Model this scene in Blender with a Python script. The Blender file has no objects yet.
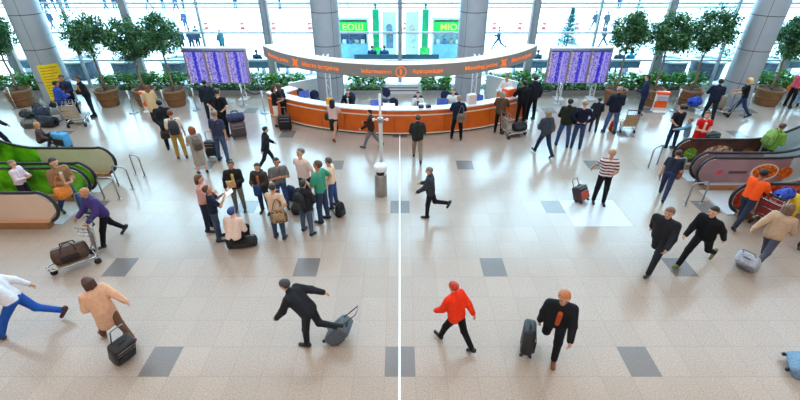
import bpy, math, random
import numpy as np
from mathutils import Vector, Matrix, Euler
random.seed(7)
R = math.radians
SC = bpy.context.scene
COL = SC.collection

# ------------------------------------------------------------------ camera
CAM_H = 6.75
PITCH = math.atan(268 / 435)
cam = bpy.data.objects.new('camera', bpy.data.cameras.new('camera'))
COL.objects.link(cam)
cam.location = (0, 0, CAM_H)
cam.rotation_euler = (R(90) - PITCH, 0, 0)
cam.data.sensor_width = 36
cam.data.lens = 435 / 800 * 36
cam.data.clip_start = .1
cam.data.clip_end = 400
SC.camera = cam

# ------------------------------------------------------------------ sky
W = bpy.data.worlds.new('sky'); SC.world = W; W.use_nodes = True
nt = W.node_tree
bg = nt.nodes['Background']
bg.inputs['Strength'].default_value = 9.5
bg.inputs['Color'].default_value = (.66, .86, 1.0, 1)

# ------------------------------------------------------------------ ceiling lamps of the hall (large), and an added cool fill
def area_lamp(name, loc, sx, sy, power, col):
    l = bpy.data.lights.new(name, 'AREA'); l.shape = 'RECTANGLE'; l.size = sx; l.size_y = sy
    l.energy = power; l.color = col
    o = bpy.data.objects.new(name, l); COL.objects.link(o); o.location = loc
    return o
for i, yy in enumerate((-3, 4.5, 12)):
    area_lamp('ceiling_lamp', (0, yy, 10.9), 34, 2.6, (1080, 820, 260)[i], (1, .85, .74))

area_lamp('cool_fill', (0, 16, 10.9), 46, 8, 3100, (.62, .82, 1))  # added bluish fill to brighten the far floor; the ceiling has no opening

SC.view_settings.view_transform = 'Standard'
SC.view_settings.look = 'None'
SC.view_settings.gamma = 1
SC.view_settings.use_curve_mapping = False
SC.view_settings.exposure = 0.0
SC.cycles.use_denoising = True
SC.cycles.max_bounces = 8
SC.cycles.caustics_reflective = False
SC.cycles.caustics_refractive = False
SC.cycles.sample_clamp_indirect = 3
SC.cycles.transparent_max_bounces = 16

# ------------------------------------------------------------------ small helpers
_c, _s = math.cos(PITCH), math.sin(PITCH)
def at(px, py, z=0.):                                   # where a spot of the photograph lies on the level z
    u = (px - 399) / 435; v = (py - 200) / 435
    k = (CAM_H - z) / (_s + v * _c)
    return (u * k, (_c - v * _s) * k)
def tall(fy, hy):                                       # height of a thing from the rows of its foot and its top
    y = at(399, fy)[1]; v = (hy - 200) / 435
    k = y / (_c - v * _s)
    return CAM_H - k * (_s + v * _c)
def lin(c):
    if isinstance(c, str):
        c = c.lstrip('#'); c = [int(c[i:i + 2], 16) / 255 for i in (0, 2, 4)]
        return tuple(x / 12.92 if x <= .04045 else ((x + .055) / 1.055) ** 2.4 for x in c)
    return tuple(c)
MATS = {}
def mat(name, c, rough=.6, vary=.12, scale=12., metal=0., emit=0., spec=.5, c2=None, trans=0.):
    key = (name, str(c), rough, vary, scale, metal, emit, str(c2))
    if key in MATS: return MATS[key]
    m = bpy.data.materials.new(name); m.use_nodes = True
    n = m.node_tree.nodes; l = m.node_tree.links
    b = n['Principled BSDF']
    b.inputs['Roughness'].default_value = rough; b.inputs['Metallic'].default_value = metal
    b.inputs['Specular IOR Level'].default_value = spec
    col = lin(c)
    tc = n.new('ShaderNodeTexCoord'); nz = n.new('ShaderNodeTexNoise'); nz.inputs['Scale'].default_value = scale
    nz.inputs['Detail'].default_value = 3
    l.new(tc.outputs['Object'], nz.inputs['Vector'])
    mx = n.new('ShaderNodeMix'); mx.data_type = 'RGBA'
    lo = lin(c2) if c2 else tuple(x * (1 - vary) for x in col)
    hi = col if c2 else tuple(min(1, x * (1 + vary)) for x in col)
    mx.inputs[6].default_value = (*lo, 1); mx.inputs[7].default_value = (*hi, 1)
    cr = n.new('ShaderNodeMapRange'); cr.inputs[1].default_value = .35; cr.inputs[2].default_value = .65
    l.new(nz.outputs['Fac'], cr.inputs[0]); l.new(cr.outputs[0], mx.inputs[0])
    l.new(mx.outputs[2], b.inputs['Base Color'])
    if emit:
        l.new(mx.outputs[2], b.inputs['Emission Color']); b.inputs['Emission Strength'].default_value = emit
    MATS[key] = m
    return m
def cloth(c): return mat('cloth', c, .85, .07, 22, spec=.2)
CHROME = mat('chrome', '#c9ccd0', .22, .05, 5, 1.0)
STEEL = mat('brushed_steel', '#a9abad', .35, .08, 20, 1.0)
WHITE = mat('white_paint', '#e9ecef', .4, .03, 3)
BLACKP = mat('black_plastic', '#17181b', .45, .2, 20)
RUBBER = mat('black_rubber', '#1c1d20', .5, .15, 12)
GREYP = mat('grey_paint', '#8d9297', .45, .06, 6)

def tag(o, label, cat, group=None, kind=None):
    if label: o['label'] = label
    if cat: o['category'] = cat
    if group: o['group'] = group
    if kind: o['kind'] = kind
    return o
def thing(name, label, cat, loc=(0, 0, 0), rz=0, group=None, rx=0):
    o = bpy.data.objects.new(name, None); COL.objects.link(o)
    o.empty_display_size = .2
    o.location = tuple(loc) + (0,) * (3 - len(loc)); o.rotation_euler = (R(rx), 0, R(rz))
    return tag(o, label, cat, group)

class MB:
    """collects shapes into one mesh"""
    def __init__(s): s.v = []; s.f = []; s.mi = []
    def add(s, vs, fs, mi=0):
        b = len(s.v); s.v += [tuple(v) for v in vs]; s.f += [tuple(b + i for i in f) for f in fs]; s.mi += [mi] * len(fs)
        return s
    def box(s, c, d, rot=None, mi=0, bev=0.):
        x, y, z = d[0] / 2, d[1] / 2, d[2] / 2
        if bev:
            e = min(bev, x * .9, y * .9, z * .9)
            # rounded box: superellipse style from three nested rings
            vs = []; fs = []; n = 16
            lv = [(-z, .0), (-z + e * .3, .7), (-z + e, 1), (z - e, 1), (z - e * .3, .7), (z, 0)]
            ring = []
            for (zz, t) in lv:
                ins = e * (1 - t)
                X, Y = x - ins, y - ins; r = max(e * .99 - ins * .6, .001)
                row = []
                for q in range(4):
                    cx, cy = [(X - r, Y - r), (-X + r, Y - r), (-X + r, -Y + r), (X - r, -Y + r)][q]
                    for k in range(4):
                        a = (q + k / 3.) * math.pi / 2
                        row.append((cx + r * math.cos(a), cy + r * math.sin(a), zz))
                ring.append(row)
            for row in ring: vs += row
            for i in range(len(lv) - 1):
                for k in range(n):
                    fs.append((i * n + k, i * n + (k + 1) % n, (i + 1) * n + (k + 1) % n, (i + 1) * n + k))
            fs.append(tuple(range(n))[::-1]); fs.append(tuple((len(lv) - 1) * n + k for k in range(n)))
        else:
            vs = [(-x, -y, -z), (x, -y, -z), (x, y, -z), (-x, y, -z), (-x, -y, z), (x, -y, z), (x, y, z), (-x, y, z)]
            fs = [(3, 2, 1, 0), (4, 5, 6, 7), (0, 1, 5, 4), (1, 2, 6, 5), (2, 3, 7, 6), (3, 0, 4, 7)]
        M = Euler(tuple(R(a) for a in rot)).to_matrix() if rot else None
        vs = [(M @ Vector(v) if M else Vector(v)) + Vector(c) for v in vs]
        return s.add(vs, fs, mi)
    def tube(s, pts, r, n=8, mi=0, closed=False, cap=True):
        pts = [Vector(p) for p in pts]; rs = r if isinstance(r, (list, tuple)) else [r] * len(pts)
        vs = []; fs = []; m = len(pts); prev = None
        for i, p in enumerate(pts):
            a = pts[i - 1] if (i or closed) else p; b = pts[(i + 1) % m] if (i < m - 1 or closed) else p
            t = (b - a).normalized() if (b - a).length > 1e-9 else Vector((0, 0, 1))
            if prev is None:
                up = Vector((0, 0, 1)) if abs(t.z) < .9 else Vector((1, 0, 0))
                u = t.cross(up).normalized()
            else:
                u = (prev - t * prev.dot(t)); u = u.normalized() if u.length > 1e-6 else t.orthogonal().normalized()
            prev = u; w = t.cross(u)
            for k in range(n):
                q = 2 * math.pi * k / n
                vs.append(p + (u * math.cos(q) + w * math.sin(q)) * rs[i])
        for i in range(m if closed else m - 1):
            for k in range(n):
                j = (i + 1) % m
                fs.append((i * n + k, i * n + (k + 1) % n, j * n + (k + 1) % n, j * n + k))
        if cap and not closed:
            fs.append(tuple(range(n))[::-1]); fs.append(tuple((m - 1) * n + k for k in range(n)))
        return s.add(vs, fs, mi)
    def lathe(s, prof, c=(0, 0, 0), n=24, mi=0, sx=1., sy=1.):
        vs = []; fs = []
        for (r, z) in prof:
            for k in range(n):
                q = 2 * math.pi * k / n
                vs.append((c[0] + r * math.cos(q) * sx, c[1] + r * math.sin(q) * sy, c[2] + z))
        for i in range(len(prof) - 1):
            for k in range(n):
                fs.append((i * n + k, i * n + (k + 1) % n, (i + 1) * n + (k + 1) % n, (i + 1) * n + k))
        if prof[0][0] > 1e-4: fs.append(tuple(range(n))[::-1])
        if prof[-1][0] > 1e-4: fs.append(tuple((len(prof) - 1) * n + k for k in range(n)))
        return s.add(vs, fs, mi)
    def ball(s, c, r, n=10, mi=0, sq=(1, 1, 1)):
        vs = []; fs = []; h = n // 2 + 1
        for i in range(h + 1):
            t = math.pi * i / h
            for k in range(n):
                q = 2 * math.pi * k / n
                vs.append((c[0] + r * sq[0] * math.sin(t) * math.cos(q), c[1] + r * sq[1] * math.sin(t) * math.sin(q), c[2] - r * sq[2] * math.cos(t)))
        for i in range(h):
            for k in range(n):
                fs.append((i * n + k, i * n + (k + 1) % n, (i + 1) * n + (k + 1) % n, (i + 1) * n + k))
        return s.add(vs, fs, mi)
    def build(s, name, m, parent=None, smooth=False, loc=None):
        me = bpy.data.meshes.new(name); me.from_pydata(s.v, [], s.f)
        for x in (m if isinstance(m, (list, tuple)) else [m]): me.materials.append(x)
        if any(s.mi): me.polygons.foreach_set('material_index', s.mi)
        if smooth:
            me.polygons.foreach_set('use_smooth', [True] * len(me.polygons))
        me.update()
        o = bpy.data.objects.new(name, me); COL.objects.link(o)
        if parent is not None: o.parent = parent
        if loc: o.location = loc
        return o
def soft(o, ang=35):
    me = o.data
    me.polygons.foreach_set('use_smooth', [True] * len(me.polygons))
    try: me.set_sharp_from_angle(angle=R(ang))
    except Exception: pass
    return o
def struct(o):
    o['kind'] = 'structure'; return o
def copy_tree(o, parent=None):
    c = o.copy(); COL.objects.link(c)
    if parent is not None: c.parent = parent
    for ch in list(o.children): copy_tree(ch, c)
    return c
def arc_pts(c, r, a0, a1, n, ax='xz'):
    out = []
    for i in range(n + 1):
        a = R(a0 + (a1 - a0) * i / n); p = list(c); d = (r * math.cos(a), r * math.sin(a))
        if ax == 'xz': p[0] += d[0]; p[2] += d[1]
        elif ax == 'xy': p[0] += d[0]; p[1] += d[1]
        else: p[1] += d[0]; p[2] += d[1]
        out.append(tuple(p))
    return out
# ================================================================== THE SETTING
def math_node(nt, op, a, b=None, c=None):
    n = nt.nodes.new('ShaderNodeMath'); n.operation = op
    for i, x in enumerate((a, b, c)):
        if x is None: continue
        if isinstance(x, (int, float)): n.inputs[i].default_value = x
        else: nt.links.new(x, n.inputs[i])
    return n.outputs[0]
def floor_material():
    m = bpy.data.materials.new('polished_granite_tiles'); m.use_nodes = True
    nt = m.node_tree; n = nt.nodes; l = nt.links; b = n['Principled BSDF']
    tc = n.new('ShaderNodeTexCoord'); sp = n.new('ShaderNodeSeparateXYZ'); l.new(tc.outputs['Object'], sp.inputs[0])
    TX, TY = .551, .6625
    xs = math_node(nt, 'MULTIPLY_ADD', sp.outputs[0], 1 / TX, .5)
    ys = math_node(nt, 'MULTIPLY_ADD', sp.outputs[1], 1 / TY, -5.28 / TY + .5)
    ix = math_node(nt, 'FLOOR', xs); iy = math_node(nt, 'FLOOR', ys)
    fx = math_node(nt, 'FRACT', xs); fy = math_node(nt, 'FRACT', ys)
    def mod(a, k): return math_node(nt, 'FLOORED_MODULO', a, k)
    my = mod(iy, 8.); mx = mod(ix, 8.)
    r0 = math_node(nt, 'MULTIPLY', math_node(nt, 'COMPARE', my, 0., .1), math_node(nt, 'COMPARE', mx, 0., .1))
    r1 = math_node(nt, 'MULTIPLY', math_node(nt, 'COMPARE', my, 4., .1), math_node(nt, 'COMPARE', mx, 4., .1))
    dark = math_node(nt, 'MAXIMUM', r0, r1)
    gx = math_node(nt, 'MINIMUM', fx, math_node(nt, 'SUBTRACT', 1., fx))
    gy = math_node(nt, 'MINIMUM', fy, math_node(nt, 'SUBTRACT', 1., fy))
    grout = math_node(nt, 'LESS_THAN', math_node(nt, 'MINIMUM', gx, gy), .009)
    cmb = n.new('ShaderNodeCombineXYZ'); l.new(ix, cmb.inputs[0]); l.new(iy, cmb.inputs[1])
    wn = n.new('ShaderNodeTexWhiteNoise'); l.new(cmb.outputs[0], wn.inputs['Vector'])
    nz = n.new('ShaderNodeTexNoise'); nz.inputs['Scale'].default_value = 42; nz.inputs['Detail'].default_value = 6; nz.inputs['Roughness'].default_value = .8
    l.new(tc.outputs['Object'], nz.inputs['Vector'])
    big = n.new('ShaderNodeTexNoise'); big.inputs['Scale'].default_value = .9; l.new(tc.outputs['Object'], big.inputs['Vector'])
    cr = n.new('ShaderNodeValToRGB'); l.new(nz.outputs['Fac'], cr.inputs[0])
    e = cr.color_ramp.elements; e[0].position = .32; e[0].color = (*lin('#8b786a'), 1); e[1].position = .62; e[1].color = (*lin('#c3b3a6'), 1)
    def mixc(f, a, bb, typ='MIX'):
        x = n.new('ShaderNodeMix'); x.data_type = 'RGBA'; x.blend_type = typ
        for i, q in ((0, f), (6, a), (7, bb)):
            if isinstance(q, tuple): x.inputs[i].default_value = (*q, 1)
            elif isinstance(q, float): x.inputs[i].default_value = q
            else: l.new(q, x.inputs[i])
        return x.outputs[2]
    tone = math_node(nt, 'ADD', math_node(nt, 'MULTIPLY_ADD', wn.outputs['Value'], .09, .90), math_node(nt, 'MULTIPLY', big.outputs['Fac'], .06))
    gray = n.new('ShaderNodeCombineColor')
    for i in range(3): l.new(tone, gray.inputs[i])
    c = mixc(1., cr.outputs[0], gray.outputs[0], 'MULTIPLY')
    cd = n.new('ShaderNodeValToRGB'); l.new(nz.outputs['Fac'], cd.inputs[0])
    e = cd.color_ramp.elements; e[0].position = .3; e[0].color = (*lin('#5c5654'), 1); e[1].position = .7; e[1].color = (*lin('#8b8481'), 1)
    c = mixc(dark, c, cd.outputs[0])
    c = mixc(math_node(nt, 'MULTIPLY', grout, .45), c, lin('#857a74'))
    l.new(c, b.inputs['Base Color'])
    rr = math_node(nt, 'MULTIPLY_ADD', big.outputs['Fac'], .06, .17)
    l.new(rr, b.inputs['Roughness']); b.inputs['IOR'].default_value = 1.55
    b.inputs['Specular IOR Level'].default_value = .5
    return m
def slab(name, x0, x1, y0, y1, z0, z1, m):
    return struct(MB().box(((x0 + x1) / 2, (y0 + y1) / 2, (z0 + z1) / 2), (x1 - x0, y1 - y0, z1 - z0)).build(name, m))
FAC = 22.1                                              # the glass front
slab('floor', -27, 27, -8, FAC, -.2, 0, floor_material())
slab('ceiling', -27, 27, -8, FAC, 11, 11.2, mat('ceiling_panels', '#d9d8d6', .8, .04, 2))
slab('wall_back', -27, 27, -8.2, -8, 0, 11, mat('wall_paint', '#d8d2ca', .7, .04, 2))
slab('wall_left', -27.2, -27, -8, FAC, 0, 11, mat('wall_paint', '#d8d2ca', .7, .04, 2))
slab('wall_right', 27, 27.2, -8, FAC, 0, 11, mat('wall_paint', '#d8d2ca', .7, .04, 2))
slab('trim_1', -.03, .012, -1, 15.72, 0, .004, mat('white_floor_strip', '#ffffff', .35, .02, 4))
slab('ground', -90, 90, FAC, 120, -.25, -.02, mat('snowy_pavement', '#f1f3f6', .8, .03, .6))
# far roadway, its kerb and the long building wall behind
slab('road', -90, 90, 49.5, 54, -.02, 0, mat('wet_road', '#a9cfe6', .5, .1, .7))
slab('road_kerb', -90, 90, 49.0, 49.25, -.02, .12, mat('kerb_stone', '#56707f', .7, .2, 2))

slab('trim_0', 4.69, 6.28, 9.60, 10.93, 0, .003, mat('pale_floor_patch', '#cfd5db', .25, .03, 6))  # thin paler rectangle lying on the floor tiles
# glass: thin panes, slightly blue-green
def glass_material():
    m = bpy.data.materials.new('facade_glass'); m.use_nodes = True
    nt = m.node_tree; n = nt.nodes; l = nt.links; n.remove(n['Principled BSDF'])
    t = n.new('ShaderNodeBsdfTransparent'); g = n.new('ShaderNodeBsdfGlossy'); g.inputs['Roughness'].default_value = .02
    tc = n.new('ShaderNodeTexCoord'); nz = n.new('ShaderNodeTexNoise'); nz.inputs['Scale'].default_value = .4; l.new(tc.outputs['Object'], nz.inputs[0])
    mx = n.new('ShaderNodeMix'); mx.data_type = 'RGBA'; l.new(nz.outputs['Fac'], mx.inputs[0])
    mx.inputs[6].default_value = (.80, .95, 1, 1); mx.inputs[7].default_value = (.86, .97, 1, 1); l.new(mx.outputs[2], t.inputs[0])
    f = n.new('ShaderNodeFresnel'); f.inputs[0].default_value = 1.35
    ms = n.new('ShaderNodeMixShader'); l.new(f.outputs[0], ms.inputs[0]); l.new(t.outputs[0], ms.inputs[1]); l.new(g.outputs[0], ms.inputs[2])
    l.new(ms.outputs[0], n['Material Output'].inputs[0])
    return m
GLASS = glass_material()
bays = [-27, -25.3, -19, -12.65, -6.35, 0, 6.35, 12.65, 19, 25.3, 27]
for i in range(len(bays) - 1):
    a, b = bays[i], bays[i + 1]
    w = MB().box(((a + b) / 2, FAC, 5.5), (b - a - .02, .03, 11)).build('window_%d' % (i + 1), GLASS); struct(w)
PIPE = mat('facade_tube_paint', '#98a1a9', .38, .06, 3, .2)
n_tr = 2
for x in (-25.3, -19, -12.85, -6.35, 6.35, 12.65, 19, 25.3):
    b = MB().tube([(x, FAC - .32, 0), (x, FAC - .32, 11)], .16, 20)
    o = soft(b.build('trim_%d' % n_tr, PIPE)); struct(o); n_tr += 1
    f = MB().box((x + (.21 if x < 0 else -.21), FAC - .30, 5.5), (.07, .12, 11)).build('trim_%d' % n_tr, WHITE); struct(f); n_tr += 1
for x in (-15.8, -9.5, 0, 9.4, 15.8):
    w_ = .2 if x == 0 else .09
    o = MB().box((x, FAC - .1, 5.5), (w_, .16, 11)).build('trim_%d' % n_tr, GREYP if x == 0 else mat('mullion_paint', '#9fb3b8', .4)); struct(o); n_tr += 1
for z in (1.32, 2.62, 3.93, 5.24, 6.55, 7.86, 9.17, 10.48):
    o = MB().box((0, FAC - .06, z), (54, .12, .085)).build('trim_%d' % n_tr, mat('transom_paint', '#b9c3c7', .4)); struct(o); n_tr += 1
struct(MB().box((0, FAC - .03, .06), (54, .24, .14)).build('trim_%d' % n_tr, mat('sill_paint', '#c8d6dc', .5))); n_tr += 1

# big round columns with cladding joints
def column_material():
    m = bpy.data.materials.new('column_cladding'); m.use_nodes = True
    nt = m.node_tree; n = nt.nodes; l = nt.links; b = n['Principled BSDF']
    tc = n.new('ShaderNodeTexCoord'); sp = n.new('ShaderNodeSeparateXYZ'); l.new(tc.outputs['Object'], sp.inputs[0])
    fz = math_node(nt, 'FRACT', math_node(nt, 'MULTIPLY_ADD', sp.outputs[2], 1 / 1.35, .12))
    jz = math_node(nt, 'LESS_THAN', fz, .022)
    ang = math_node(nt, 'ARCTAN2', sp.outputs[1], sp.outputs[0])
    fa = math_node(nt, 'FRACT', math_node(nt, 'MULTIPLY_ADD', ang, 4 / (2 * math.pi), .02))
    ja = math_node(nt, 'LESS_THAN', fa, .016)
    j = math_node(nt, 'MAXIMUM', jz, ja)
    nz = n.new('ShaderNodeTexNoise'); nz.inputs['Scale'].default_value = 2.; l.new(tc.outputs['Object'], nz.inputs[0])
    a = n.new('ShaderNodeMix'); a.data_type = 'RGBA'; l.new(nz.outputs['Fac'], a.inputs[0])
    a.inputs[6].default_value = (*lin('#a0a6ae'), 1); a.inputs[7].default_value = (*lin('#b3b9c1'), 1)
    c = n.new('ShaderNodeMix'); c.data_type = 'RGBA'; l.new(j, c.inputs[0]); l.new(a.outputs[2], c.inputs[6]); c.inputs[7].default_value = (*lin('#3f4246'), 1)
    l.new(c.outputs[2], b.inputs['Base Color']); b.inputs['Roughness'].default_value = .33; b.inputs['Metallic'].default_value = .15
    return m
CLAD = column_material()
for i, (x, y) in enumerate(((-15.4, 19.25), (-3.2, 19.9), (3.13, 19.9), (14.95, 19.0))):
    b = MB().lathe([(.66, 0), (.66, .12), (.60, .14), (.60, 11)], n=48)
    o = soft(b.build('column', CLAD), 30); o.location = (x, y, 0); o.rotation_euler.z = R((20, 38, 55, -35)[i])
    struct(o)

# yellow notice wrapped on the left column: a curved panel standing just off the cladding
def curved_panel(cx, cy, r, a0, a1, z0, z1, th, n=14):
    b = MB(); vs = []; fs = []
    for i in range(n + 1):
        a = R(a0 + (a1 - a0) * i / n)
        for rr in (r, r + th):
            for z in (z0, z1): vs.append((cx + rr * math.cos(a), cy + rr * math.sin(a), z))
    for i in range(n):
        p = i * 4; q = p + 4
        fs += [(p + 2, q + 2, q + 3, p + 3), (p, p + 1, q + 1, q), (p + 1, p + 3, q + 3, q + 1), (p, q, q + 2, p + 2)]
    fs += [(0, 2, 3, 1), (n * 4, n * 4 + 1, n * 4 + 3, n * 4 + 2)]
    return b.add(vs, fs)
t = thing('notice_board', 'tall yellow printed notice wrapped around the foot of the grey column at left', 'notice', (-15.4, 19.25, 0))
curved_panel(0, 0, .606, 272, 346, .35, 1.95, .012).build('panel', mat('yellow_paper', '#f2d40d', .6, .05, 6), t)
lines = MB()
for k in range(11):
    z = 1.82 - k * .12; a1 = 316 - (k * 37 % 23)
    v = curved_panel(0, 0, .619, 279, a1 + 22, z - .022, z + .012, .002, 10); lines.add(v.v, v.f)
lines.build('printed_lines', mat('orange_ink', '#c9761a', .6, .15, 40), t)
# ================================================================== PEOPLE: one smooth continuous surface from limbs that blend
def surface(prims, h, k=.03, cut=None, pad=.06):
    """prims: (a, b, ra, rb) tapered limbs; returns the vertices and quads of their blended skin"""
    A = np.array([p[0] for p in prims], float); B = np.array([p[1] for p in prims], float)
    ra = np.array([p[2] for p in prims]); rb = np.array([p[3] for p in prims])
    r = np.maximum(ra, rb)[:, None]
    lo = np.minimum(A - r, B - r).min(0) - pad; hi = np.maximum(A + r, B + r).max(0) + pad
    n = np.ceil((hi - lo) / h).astype(int) + 1
    ax = [lo[i] + np.arange(n[i]) * h for i in range(3)]
    F = np.full(tuple(n), .25, np.float32)
    for a, b, p, q in zip(A, B, ra, rb):
        m = max(p, q) + k + 2.5 * h
        i0 = np.maximum(((np.minimum(a, b) - m - lo) / h).astype(int), 0); i1 = np.minimum(((np.maximum(a, b) + m - lo) / h).astype(int) + 2, n)
        sl = tuple(slice(x, y) for x, y in zip(i0, i1))
        X = ax[0][sl[0]][:, None, None]; Y = ax[1][sl[1]][None, :, None]; Z = ax[2][sl[2]][None, None, :]
        d = b - a; L = float(d @ d)
        if L > 1e-12:
            t = np.clip(((X - a[0]) * d[0] + (Y - a[1]) * d[1] + (Z - a[2]) * d[2]) / L, 0, 1)
        else: t = 0.
        D = np.sqrt((X - a[0] - t * d[0]) ** 2 + (Y - a[1] - t * d[1]) ** 2 + (Z - a[2] - t * d[2]) ** 2) - (p + t * (q - p))
        G = F[sl]; hh = np.maximum(k - np.abs(G - D), 0) / k
        F[sl] = np.minimum(G, D) - hh * hh * k * .25
    if cut is not None:
        X, Y, Z = np.meshgrid(*ax, indexing='ij'); F = np.maximum(F, cut(X, Y, Z)).astype(np.float32)
    S = F < 0
    c = tuple(x - 1 for x in n)
    acc = np.zeros(c + (3,), np.float32); cnt = np.zeros(c, np.int16)
    quads = []
    crosses = []
    for axis in range(3):
        s0 = [slice(None)] * 3; s1 = [slice(None)] * 3; s0[axis] = slice(0, -1); s1[axis] = slice(1, None)
        f0 = F[tuple(s0)]; f1 = F[tuple(s1)]; cr = S[tuple(s0)] != S[tuple(s1)]
        t = np.where(cr, f0 / np.where(cr, f0 - f1, 1), 0)
        o1, o2 = [x for x in range(3) if x != axis]
        idx = np.nonzero(cr); tv = t[idx]
        pos = np.stack(idx, 1).astype(np.float32); pos[:, axis] += tv
        for d1 in (0, 1):
            for d2 in (0, 1):
                ci = [x.copy() for x in idx]; ci[o1] = ci[o1] - d1; ci[o2] = ci[o2] - d2
                ok = (ci[o1] >= 0) & (ci[o2] >= 0) & (ci[o1] < c[o1]) & (ci[o2] < c[o2])
                w = tuple(x[ok] for x in ci)
                np.add.at(acc, w, pos[ok]); np.add.at(cnt, w, 1)
        crosses.append((axis, o1, o2, idx, S[tuple(s0)][idx]))
    used = cnt > 0
    ids = np.full(c, -1, int); ids[used] = np.arange(used.sum())
    V = acc[used] / cnt[used][:, None] * h + lo
    for axis, o1, o2, idx, ins in crosses:
        ok = (idx[o1] > 0) & (idx[o2] > 0) & (idx[o1] < c[o1]) & (idx[o2] < c[o2])
        idx = [x[ok] for x in idx]; ins = ins[ok]
        def cell(d1, d2):
            q = [x.copy() for x in idx]; q[o1] -= d1; q[o2] -= d2
            return ids[tuple(q)]
        Q = np.stack([cell(1, 1), cell(0, 1), cell(0, 0), cell(1, 0)], 1)
        flip = ins if axis != 1 else ~ins
        Q[~flip] = Q[~flip][:, ::-1]
        quads.append(Q)
    return V, np.concatenate(quads)
def skin_mesh(name, V, Q, m, parent, extra=None):
    """a mesh object from arrays (+ an MB of small extra shapes)"""
    me = bpy.data.meshes.new(name)
    if extra is None: extra = MB()
    nv, nf = len(V), len(Q)
    me.from_pydata([], [], [])
    ev = np.array(extra.v, float).reshape(-1, 3)
    me.vertices.add(nv + len(ev)); me.vertices.foreach_set('co', np.concatenate([V, ev]).astype(np.float32).ravel())
    lens = np.concatenate([np.full(nf, 4), np.array([len(f) for f in extra.f], int)]).astype(np.int32)
    loops = np.concatenate([Q.ravel(), np.array([i + nv for f in extra.f for i in f], int)]).astype(np.int32)
    me.loops.add(len(loops)); me.loops.foreach_set('vertex_index', loops)
    me.polygons.add(len(lens)); me.polygons.foreach_set('loop_start', np.concatenate([[0], np.cumsum(lens)[:-1]]).astype(np.int32))
    for x in m: me.materials.append(x)
    me.polygons.foreach_set('material_index', np.concatenate([np.zeros(nf, int), np.array(extra.mi, int)]).astype(np.int32))
    me.polygons.foreach_set('use_smooth', np.ones(len(lens), bool))
    me.update(calc_edges=True); me.validate()
    o = bpy.data.objects.new(name, me); COL.objects.link(o); o.parent = parent
    return o

ARMS = {  # forward pitch, outward, elbow bend, turn of the forearm inward
    'down': (4, 9, 12, 5), 'hips': (-28, 34, 88, 75), 'fold': (22, 12, 108, 72), 'hold': (18, 10, 88, 30), 'phone': (40, 12, 105, 25),
    'pull': (-38, 14, 6, 0), 'push': (38, 10, 38, 10), 'pocket': (-12, 18, 38, 20), 'carry': (0, 8, 3, 0), 'desk': (38, 14, 62, 25),
    'back': (-30, 10, 55, 40), 'swing': (32, 8, 28, 10), 'swingb': (-28, 10, 14, 0), 'lap': (25, 10, 60, 30), 'reach': (62, 8, 15, 0), 'shoulder': (35, 20, 130, 20)}
LEGS = {'stand': ((3, 4, 4), (-2, 2, 4)), 'apart': ((4, 3, 9), (-3, 2, 8)), 'walk': ((26, 8, 2), (-20, 18, 2)), 'walk2': ((-20, 18, 2), (26, 8, 2)),
        'stride': ((36, 10, 2), (-26, 34, 2)), 'stride2': ((-26, 34, 2), (36, 10, 2)), 'kick': ((8, 6, 2), (-18, 72, 2)), 'sit': ((86, 88, 8), (86, 88, 8)), 'squat': ((112, 132, 14), (104, 128, 14)),
        'floor': ((100, 40, 16), (96, 60, 14))}
SKIN = {'l': '#d8a488', 'm': '#c08a6b', 't': '#b5795a', 'd': '#8a5a40'}
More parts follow.
